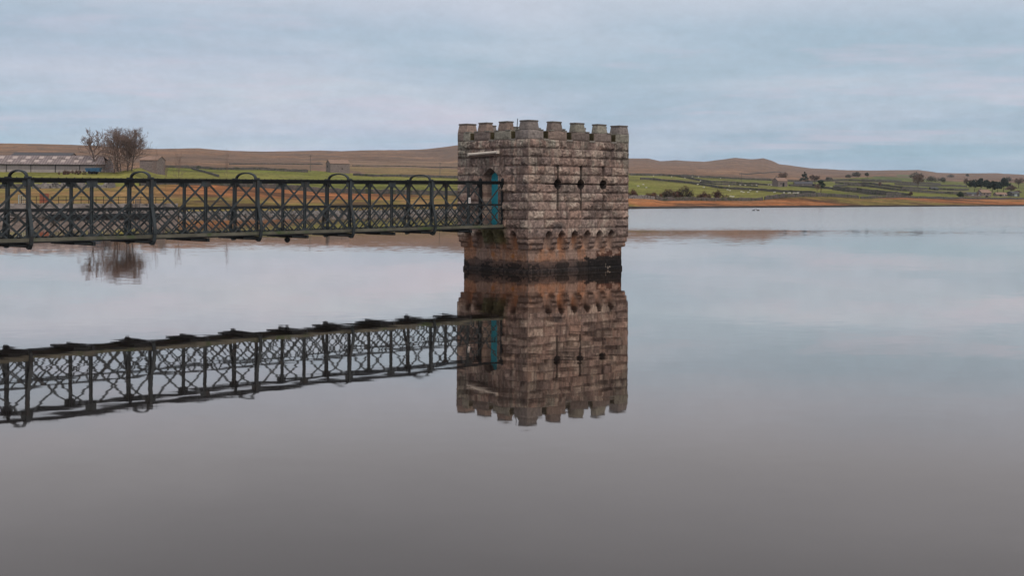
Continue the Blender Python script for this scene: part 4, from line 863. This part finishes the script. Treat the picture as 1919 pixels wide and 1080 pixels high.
# long boarded barn
ZB = 430; rb = atz(197.5, 324, ZB); rb.z = float(ground(rb.x, rb.y)) ; eZ = H - vr(197.5, 308.5) / F * ZB; rZ = H - vr(183, 293.5) / F * (ZB + 6.5)
Lb = 62; axd = math.degrees(math.atan2(6.0, 61.7)); bdir = Vector((math.cos(R(axd)), math.sin(R(axd)), 0)); b0 = rb - bdir * Lb; 
barn = building('long_barn', 'long boarded barn with a pale grey sheeted roof and rooflights at the far left', Vector((b0.x, b0.y, rb.z)), axd, Lb, 13, eZ - rb.z, rZ - rb.z + 0.1, 'board', 'roofgrey', cat='barn', hip=2.4)
ev, rdg = eZ - rb.z, rZ - rb.z + 0.1
for i in range(13):
    for j, (t0, t1) in enumerate(((0.20, 0.46), (0.60, 0.88))):
        x = Lb - 5.6 - i * 4.35 - (0.0 if j else 0.9); q = MB()
        P = lambda xx, t: (xx, 6.5 * t, ev + (rdg - ev) * t + 0.19)
        a = [P(x, t0), P(x + 1.5, t0), P(x + 1.5, t1), P(x, t1)]; q.add(a + [(p[0], p[1], p[2] - 0.03) for p in a], [(0, 1, 2, 3), (7, 6, 5, 4), (0, 4, 5, 1), (1, 5, 6, 2), (2, 6, 7, 3), (3, 7, 4, 0)])
        q.build('rooflight', M['rooflight'], barn)
q = MB(); q.box((0, -0.12, -1), (Lb, -0.01, 0.75)); q.build('plinth', M['conc'], barn)
q = MB(); q.box((0, -0.35, ev - 0.25), (Lb, -0.22, ev - 0.08)); q.build('gutter', M['dark'], barn)
for i in range(8):
    q = MB(); x = Lb - 0.5 - i * 8; q.box((x, -0.25, -0.5), (x + 0.2, -0.13, ev - 0.1)); q.build('downpipe', M['iron_dark'], barn)
bb = atz(22, 290, 470); building('back_barn', 'dark ridge of a second barn behind the long boarded barn', Vector((bb.x, bb.y, float(ground(bb.x, bb.y)))), 6, 21, 10, (H - vr(22, 291) / F * 470) - float(ground(bb.x, bb.y)), (H - vr(22, 286.5) / F * 475) - float(ground(bb.x, bb.y)), 'board', 'slatedark', cat='barn')
# stone field barn
sb = place(607.5, 322); k_ = F / sb.y
gb = atz(619, 323, sb.y - 3); 
sbb = building('stone_barn', 'stone field barn with a tan slate roof on the green field behind the bridge', Vector((gb.x, gb.y, sb.z)), 12, 38 / k_ * 1.02, 6.2, 15.5 / k_, 22.5 / k_, 'house', 'slate', opens=(('fw', 6.5, 1.2, 0.5, 0.9, 'dark'), ('gw', 3.5, 2.3, 0.9, 1.2, 'dark')), cat='barn')
sbb.rotation_euler = (0, 0, R(30))
ob = place(262, 314.5); k_ = F / ob.y
building('old_barn', 'old stone barn with a mossy tan roof half hidden behind the dense bare tree', ob, -7, 34 / k_, 8, 15 / k_, 22.5 / k_, 'house', 'slate', cat='barn', deep=5)
fh = place(1450, 349.5); k_ = F / fh.y
building('field_house', 'roofed stone field house among the sheep pastures with a bare tree behind it', fh + Vector((8 / k_, 0, 0)), 22, 20 / k_ * 1.05, 7, 10.5 / k_, 16.5 / k_, 'house', 'slate', opens=(('fd', 18 / k_ * 0.55, 0.0, 1.6, 2.6, 'dark'), ('fw', 2, 1.5, 0.8, 1.0, 'dark')), cat='house', chim=1)
fs_ = place(1490, 349.5); k_ = F / fs_.y
building('farm_shed', 'low grey farm shed range below the pointed conifer', fs_, -4, 33 / k_, 8, 4.5 / k_, 9 / k_, 'house', 'slatedark', opens=(('fd', 12, 0.0, 2.4, 1.8, 'dark'), ('fw', 5, 1.0, 0.9, 0.8, 'conc')), cat='shed')
ct = place(1840, 367.5); k_ = F / ct.y
building('cottage', 'stone cottage with a pale roof in front of the pine clump', ct, 8, 19 / k_, 7, 6.5 / k_, 12 / k_, 'house', 'slate', opens=(('fw', 1.5, 1.0, 0.7, 0.9, 'dark'), ('fw', 4, 1.0, 0.7, 0.9, 'dark')), cat='house', chim=1)
lr = place(1814, 368); k_ = F / lr.y
building('outbuilding_range', 'long low stone outbuildings left of the cottage', lr, 4, 26 / k_, 6, 4 / k_, 7.5 / k_, 'house', 'slatedark', opens=(('fw', 2.5, 0.8, 1.6, 0.6, 'white'), ('fw', 6.5, 0.8, 1.2, 0.6, 'white')), cat='outbuilding')
dk_ = place(1896, 367.5); k_ = F / dk_.y
building('open_shed', 'dark open-fronted shed with a white fascia at the far right farm', dk_, 3, 15 / k_, 8, 7 / k_, 9 / k_, 'slatedark', 'slatedark', opens=(('fw', 0.3, 6.2 / k_, 14 / k_, 0.35, 'white'), ('fd', 2.0, 0, 2.0, 1.6, 'galv')), cat='shed')
rw = place(1868, 367.5); k_ = F / rw.y
building('cart_shed', 'small brown-roofed cart shed between the cottage and the dark open shed', rw, 3, 20 / k_, 6, 3.5 / k_, 7 / k_, 'house', 'slate', opens=(('fd', 2.0, 0, 1.5, 1.4, 'dark'), ('fw', 5, 0.6, 0.8, 0.7, 'white')), cat='shed')
ds = place(1746, 356); k_ = F / ds.y
building('hay_shed', 'small dark-roofed shed in the fields left of the dark round bush', ds, 2, 13 / k_, 7, 2.2 / k_, 4.8 / k_, 'slatedark', 'slatedark', cat='shed', opens=(('fd', 1.5, 0, 1.5, 1.2, 'dark'),))

# blue trailer by the barn
tb = atz(175, 325, 405); tb.z = float(ground(tb.x, tb.y)); kz = F / 405; up = max(0, (H - vr(175, 326.5) / F * 405) - tb.z)
tr_ = empty('farm_trailer', (tb.x, tb.y, tb.z)); tag(tr_, 'blue farm trailer parked at the right end of the long barn', 'trailer')
b = MB(); b.add([(-2.1, -1, 0.8 + up), (2.1, -1, 0.8 + up), (2.1, 1, 0.8 + up), (-2.1, 1, 0.8 + up), (-2.35, -1.15, 1.95 + up), (2.45, -1.15, 2.05 + up), (2.45, 1.15, 2.05 + up), (-2.35, 1.15, 1.95 + up)], [(3, 2, 1, 0), (4, 5, 6, 7), (0, 1, 5, 4), (1, 2, 6, 5), (2, 3, 7, 6), (3, 0, 4, 7)]); b.build('body', M['blue'], tr_)
for sx_ in (-0.9, 0.6):
    for sy_ in (-1.1, 1.1):
        b = MB(); b.tube([(sx_, sy_ - 0.12, 0.5 + up), (sx_, sy_ + 0.12, 0.5 + up)], 0.5, 12); b.build('wheel', M['dark'], tr_)
b = MB(); b.bar((2.1, 0, 0.75 + up), (3.6, 0, 0.6 + up), 0.15, 0.12); b.build('drawbar', M['iron_dark'], tr_)

# revetment, railing and gates on the left shore
def shore(x, off=0): Z = float(it(Zs_, x)) + off; return Vector(((x - CX) / F * Z, Z, 0))
def revet(xa, xb, off, z0, z1, th, m, label, name='retaining_wall', seed=1, group=None):
    mb = MB(); xs = np.arange(xa, xb + 1, 3.0); vs = []; fs = []
    for i, x in enumerate(xs):
        p = shore(x, off); q = shore(x, off + th); j = float(vnoise(i * 0.9, seed)) * 0.12
        vs += [(p.x, p.y, z0), (p.x, p.y + 0.15, z1 + j), (q.x, q.y, z1 + j), (q.x, q.y, z0)]
    for i in range(len(xs) - 1):
        for k in range(3): a = i * 4 + k; fs.append((a, a + 4, a + 5, a + 1))
    fs += [(0, 1, 2, 3), tuple((len(xs) - 1) * 4 + k for k in (3, 2, 1, 0))]
    mb.add(vs, fs); o = mb.build(name, M[m]); tag(o, label, 'wall', group); return o
M['ashlar'] = mat('pale_ashlar', (0.23, 0.19, 0.17), rough=0.95, scale=0.9, var=0.55, bump=0.05, bscale=2, dirt=((0.05, 0.045, 0.04), 0.8, 0.5, 0.62), stretch=(1, 1, 2.5))
revet(-90, 335, 0.5, -1, 1.75, 3.0, 'ashlar', 'pale stone retaining wall along the water behind the left end of the bridge')
revet(90, 300, -0.6, -1, 0.38, 1.0, 'dark', 'dark wet ledge at the foot of the pale retaining wall', name='ledge')
revet(336, 862, 0.2, -1, 0.62, 1.6, 'drywall_pale', 'low stone edging along the shore below the bracken, from mid bridge to tower', name='stone_edging', seed=4)
rl = empty('railing', shore(40, 2)); tag(rl, 'thin metal railing on top of the pale retaining wall', 'railing')
c = MB(); o0 = shore(40, 2)
for z in (2.3, 2.75): c.tube([shore(x, 2) - o0 + Vector((0, 0, z)) for x in range(40, 320, 10)], 0.03, 4)
c.build('rail', M['iron_dark'], rl)
for x in range(40, 320, 14):
    c = MB(); p = shore(x, 2) - o0; c.tube([p + Vector((0, 0, 1.6)), p + Vector((0, 0, 2.8))], 0.04, 5); c.build('post', M['iron_dark'], rl)
def gate(xa, xb, Z, z0, z1, m, label, solid=False, n=4):
    a = atz(xa, 380, Z); b = atz(xb, 380, Z); w = b.x - a.x; o = empty('gate', (a.x, Z, 0)); tag(o, label, 'gate')
    c = MB()
    for x in (0, w): c.box((x - 0.05, -0.05, z0 - 1.5), (x + 0.05, 0.05, z1 + 0.05))
    for z in (z0, z1): c.box((0.05, -0.03, z - 0.03), (w - 0.05, 0.03, z + 0.03))
    c.build('frame', M[m], o); c = MB()
    if solid: c.box((0.05, -0.015, z0 + 0.03), (w - 0.05, 0.015, z1 - 0.03))
    for k in range(1, n): c.box((0.05, -0.025, z0 + (z1 - z0) * k / n - 0.02), (w - 0.05, 0.02 + 0.015, z0 + (z1 - z0) * k / n + 0.02))
    for k in range(1, 4): c.box((w * k / 4 - 0.02, -0.028, z0 + 0.03), (w * k / 4 + 0.02, -0.026 + 0.004, z1 - 0.03))
    c.build('panel', M[m], o)
gate(75, 91, 172, 1.9, 3.1, 'redpaint', 'rust-red panel gate seen through the left bridge lattice', True)
gate(35, 50, 171, 1.8, 2.9, 'galv', 'pale galvanised gate left of the rust-red one')
gate(254, 262, 176, 1.75, 2.4, 'wood', 'small grey gate behind the second hoop')
# debris and timber by the barn
for i, (x, y, w, h, m, lb) in enumerate(((120, 327, 6, 0.8, 'bark', 'brown heap of cut brush on the grass strip before the barn'), (150, 327, 7, 0.9, 'bark', 'larger brown brush heap left of the blue trailer'))):
    leafy(0, 0, 1.6, w, lb, 200 + i, kind='bush', col=(0.12, 0.075, 0.06), name='brush_heap', cat='brush heap', n=400, leaf=0.4, base=(lambda p: Vector((p.x, p.y, float(ground(p.x, p.y)))))(atz(x, y, 405)), twigs=True)
# telegraph poles
for x, yb, yt, lb in ((581.5, 322, 290.5, 'telegraph pole left of the stone barn'), (824.5, 331, 304, 'telegraph pole on the field just left of the tower'), (1389.5, 346, 323, 'telegraph pole among the sheep pastures'), (1571, 352, 336, 'faint telegraph pole right of the ivy-clad tree')):
    b = place(x, yb); k = F / b.y; hh = (yb - yt) / k; o = empty('telegraph_pole', b); tag(o, lb, 'telegraph pole', 'telegraph poles')
    c = MB(); c.tube([(0, 0, -0.5), (0, 0, hh)], [0.16, 0.11], 6); c.build('pole', M['wood'], o)
    c = MB(); c.box((-0.9, -0.06, hh - 0.7), (0.9, 0.06, hh - 0.55)); c.build('crossarm', M['wood'], o)

# ------------------------------------------------------------------ sheep: one continuous body each
def sheep_mesh():
    bm = bmesh.new(); vs = {}
    prof = [(-0.62, 0.62, 0.05), (-0.55, 0.66, 0.24), (-0.25, 0.68, 0.30), (0.1, 0.67, 0.30), (0.38, 0.70, 0.25), (0.52, 0.80, 0.15), (0.66, 0.86, 0.11), (0.84, 0.78, 0.07), (0.88, 0.75, 0.02)]
    rings = []
    for x, z, r in prof: rings.append([bm.verts.new((x, math.cos(a) * r * 0.85, z + math.sin(a) * r)) for a in [2 * math.pi * k / 10 for k in range(10)]])
    for a, b in zip(rings, rings[1:]):
        for k in range(10): bm.faces.new((a[k], b[k], b[(k + 1) % 10], a[(k + 1) % 10]))
    bm.faces.new(rings[0]); bm.faces.new(rings[-1][::-1])
    for sx_ in (-0.42, 0.32):
        for sy_ in (-0.14, 0.14):
            t = [bm.verts.new((sx_ + math.cos(q) * 0.06, sy_ + math.sin(q) * 0.06, 0.5)) for q in (0.8, 2.4, 3.9, 5.5)]; u = [bm.verts.new((sx_ + math.cos(q) * 0.035, sy_ + math.sin(q) * 0.035, -0.02)) for q in (0.8, 2.4, 3.9, 5.5)]
            for k in range(4): bm.faces.new((t[k], u[k], u[(k + 1) % 4], t[(k + 1) % 4]))
            bm.faces.new(u)
    for sy_ in (-1, 1):
        e = [bm.verts.new(p) for p in ((0.62, 0.07 * sy_, 0.93), (0.68, 0.07 * sy_, 0.90), (0.62, 0.19 * sy_, 0.90))]; bm.faces.new(e)
    bmesh.ops.recalc_face_normals(bm, faces=bm.faces)
    me = bpy.data.meshes.new('sheep'); bm.to_mesh(me); bm.free(); me.materials.append(M['fleece'])
    me.polygons.foreach_set('use_smooth', [True] * len(me.polygons)); return me
SHM = sheep_mesh(); rs = random.Random(9)
a_ = [(55, 620), (110, 675), (240, 450), (575, 465), (820, 490), (955, 470), (1070, 475), (950, 557), (1105, 540), (1055, 612), (1170, 665), (1430, 662), (1605, 718), (1650, 732), (1475, 495), (1635, 627), (1660, 838), (1705, 848)]
b_l = [(90, 748), (130, 758), (220, 762), (380, 750), (255, 725), (165, 625), (240, 625), (278, 620), (370, 620), (350, 595), (95, 610), (70, 618), (530, 612), (590, 616), (640, 620), (670, 622), (700, 760), (875, 772), (960, 774), (985, 776), (1055, 776), (1085, 776), (1130, 777)]
flock = [(1200 + x / 9.82, 285 + y / 9.82) for x, y in a_] + [(1380 + x / 9.82, 285 + y / 9.82) for x, y in b_l] + [(1196, 351)]
flock += [(1232, 369.5), (1558, 352)]
for x, y in flock:
    p = place(x, y); o = bpy.data.objects.new('sheep', SHM); COL.objects.link(o); o.location = p; o.rotation_euler = (0, 0, rs.choice((0, math.pi)) + rs.uniform(-0.7, 0.7)); s = rs.uniform(0.8, 0.95); o.scale = (s, s, s)
    lb = 'white sheep on the bright lower pasture beside the lake wall' if y > 347 and x < 1440 and y > 351 else ('white sheep grazing in the upper fields between the walls' if x < 1440 else 'white sheep along the wall near the stone field house')
    tag(o, lb, 'sheep', 'sheep grazing on the hillside fields')
def duck(x, y, lb, r):
    Z = H * F / vr(x, y); c = MB()
    c.tube([(-0.36, 0, 0.20), (-0.26, 0, 0.12), (0, 0, 0.08), (0.2, 0, 0.10), (0.28, 0, 0.18)], [0.03, 0.11, 0.17, 0.14, 0.06], 8)
    c.tube([(0.22, 0, 0.12), (0.30, 0, 0.30), (0.33, 0, 0.36), (0.42, 0, 0.36), (0.50, 0, 0.34)], [0.07, 0.05, 0.075, 0.06, 0.02], 7)
    o = c.build('duck', M['wool_dark'], None, True); o.location = ((x - CX) / F * Z, Z, 0); o.rotation_euler = (0, 0, r); o.scale = (1.0,) * 3; tag(o, lb, 'duck', 'ducks on the lake')
duck(1412.5, 395, 'left one of two dark ducks swimming near the far bank', 0.3); duck(1420.5, 395, 'right one of two dark ducks swimming near the far bank', 2.8)

# ------------------------------------------------------------------ air
hzm = bpy.data.materials.new('haze'); hzm.use_nodes = True; nt = hzm.node_tree; nt.nodes.clear()
pv = N(nt, 'ShaderNodeVolumePrincipled', {'Color': (0.80, 0.86, 0.92, 1), 'Density': 0.00005, 'Anisotropy': 0.0})
N(nt, 'ShaderNodeOutputMaterial', {1: pv.outputs[0]})
HAZE = True
if HAZE:
    c = MB(); c.box((-9000, -2000, -6), (9000, 6200, 260)); o = c.build('haze', hzm); tag(o, kind='stuff')
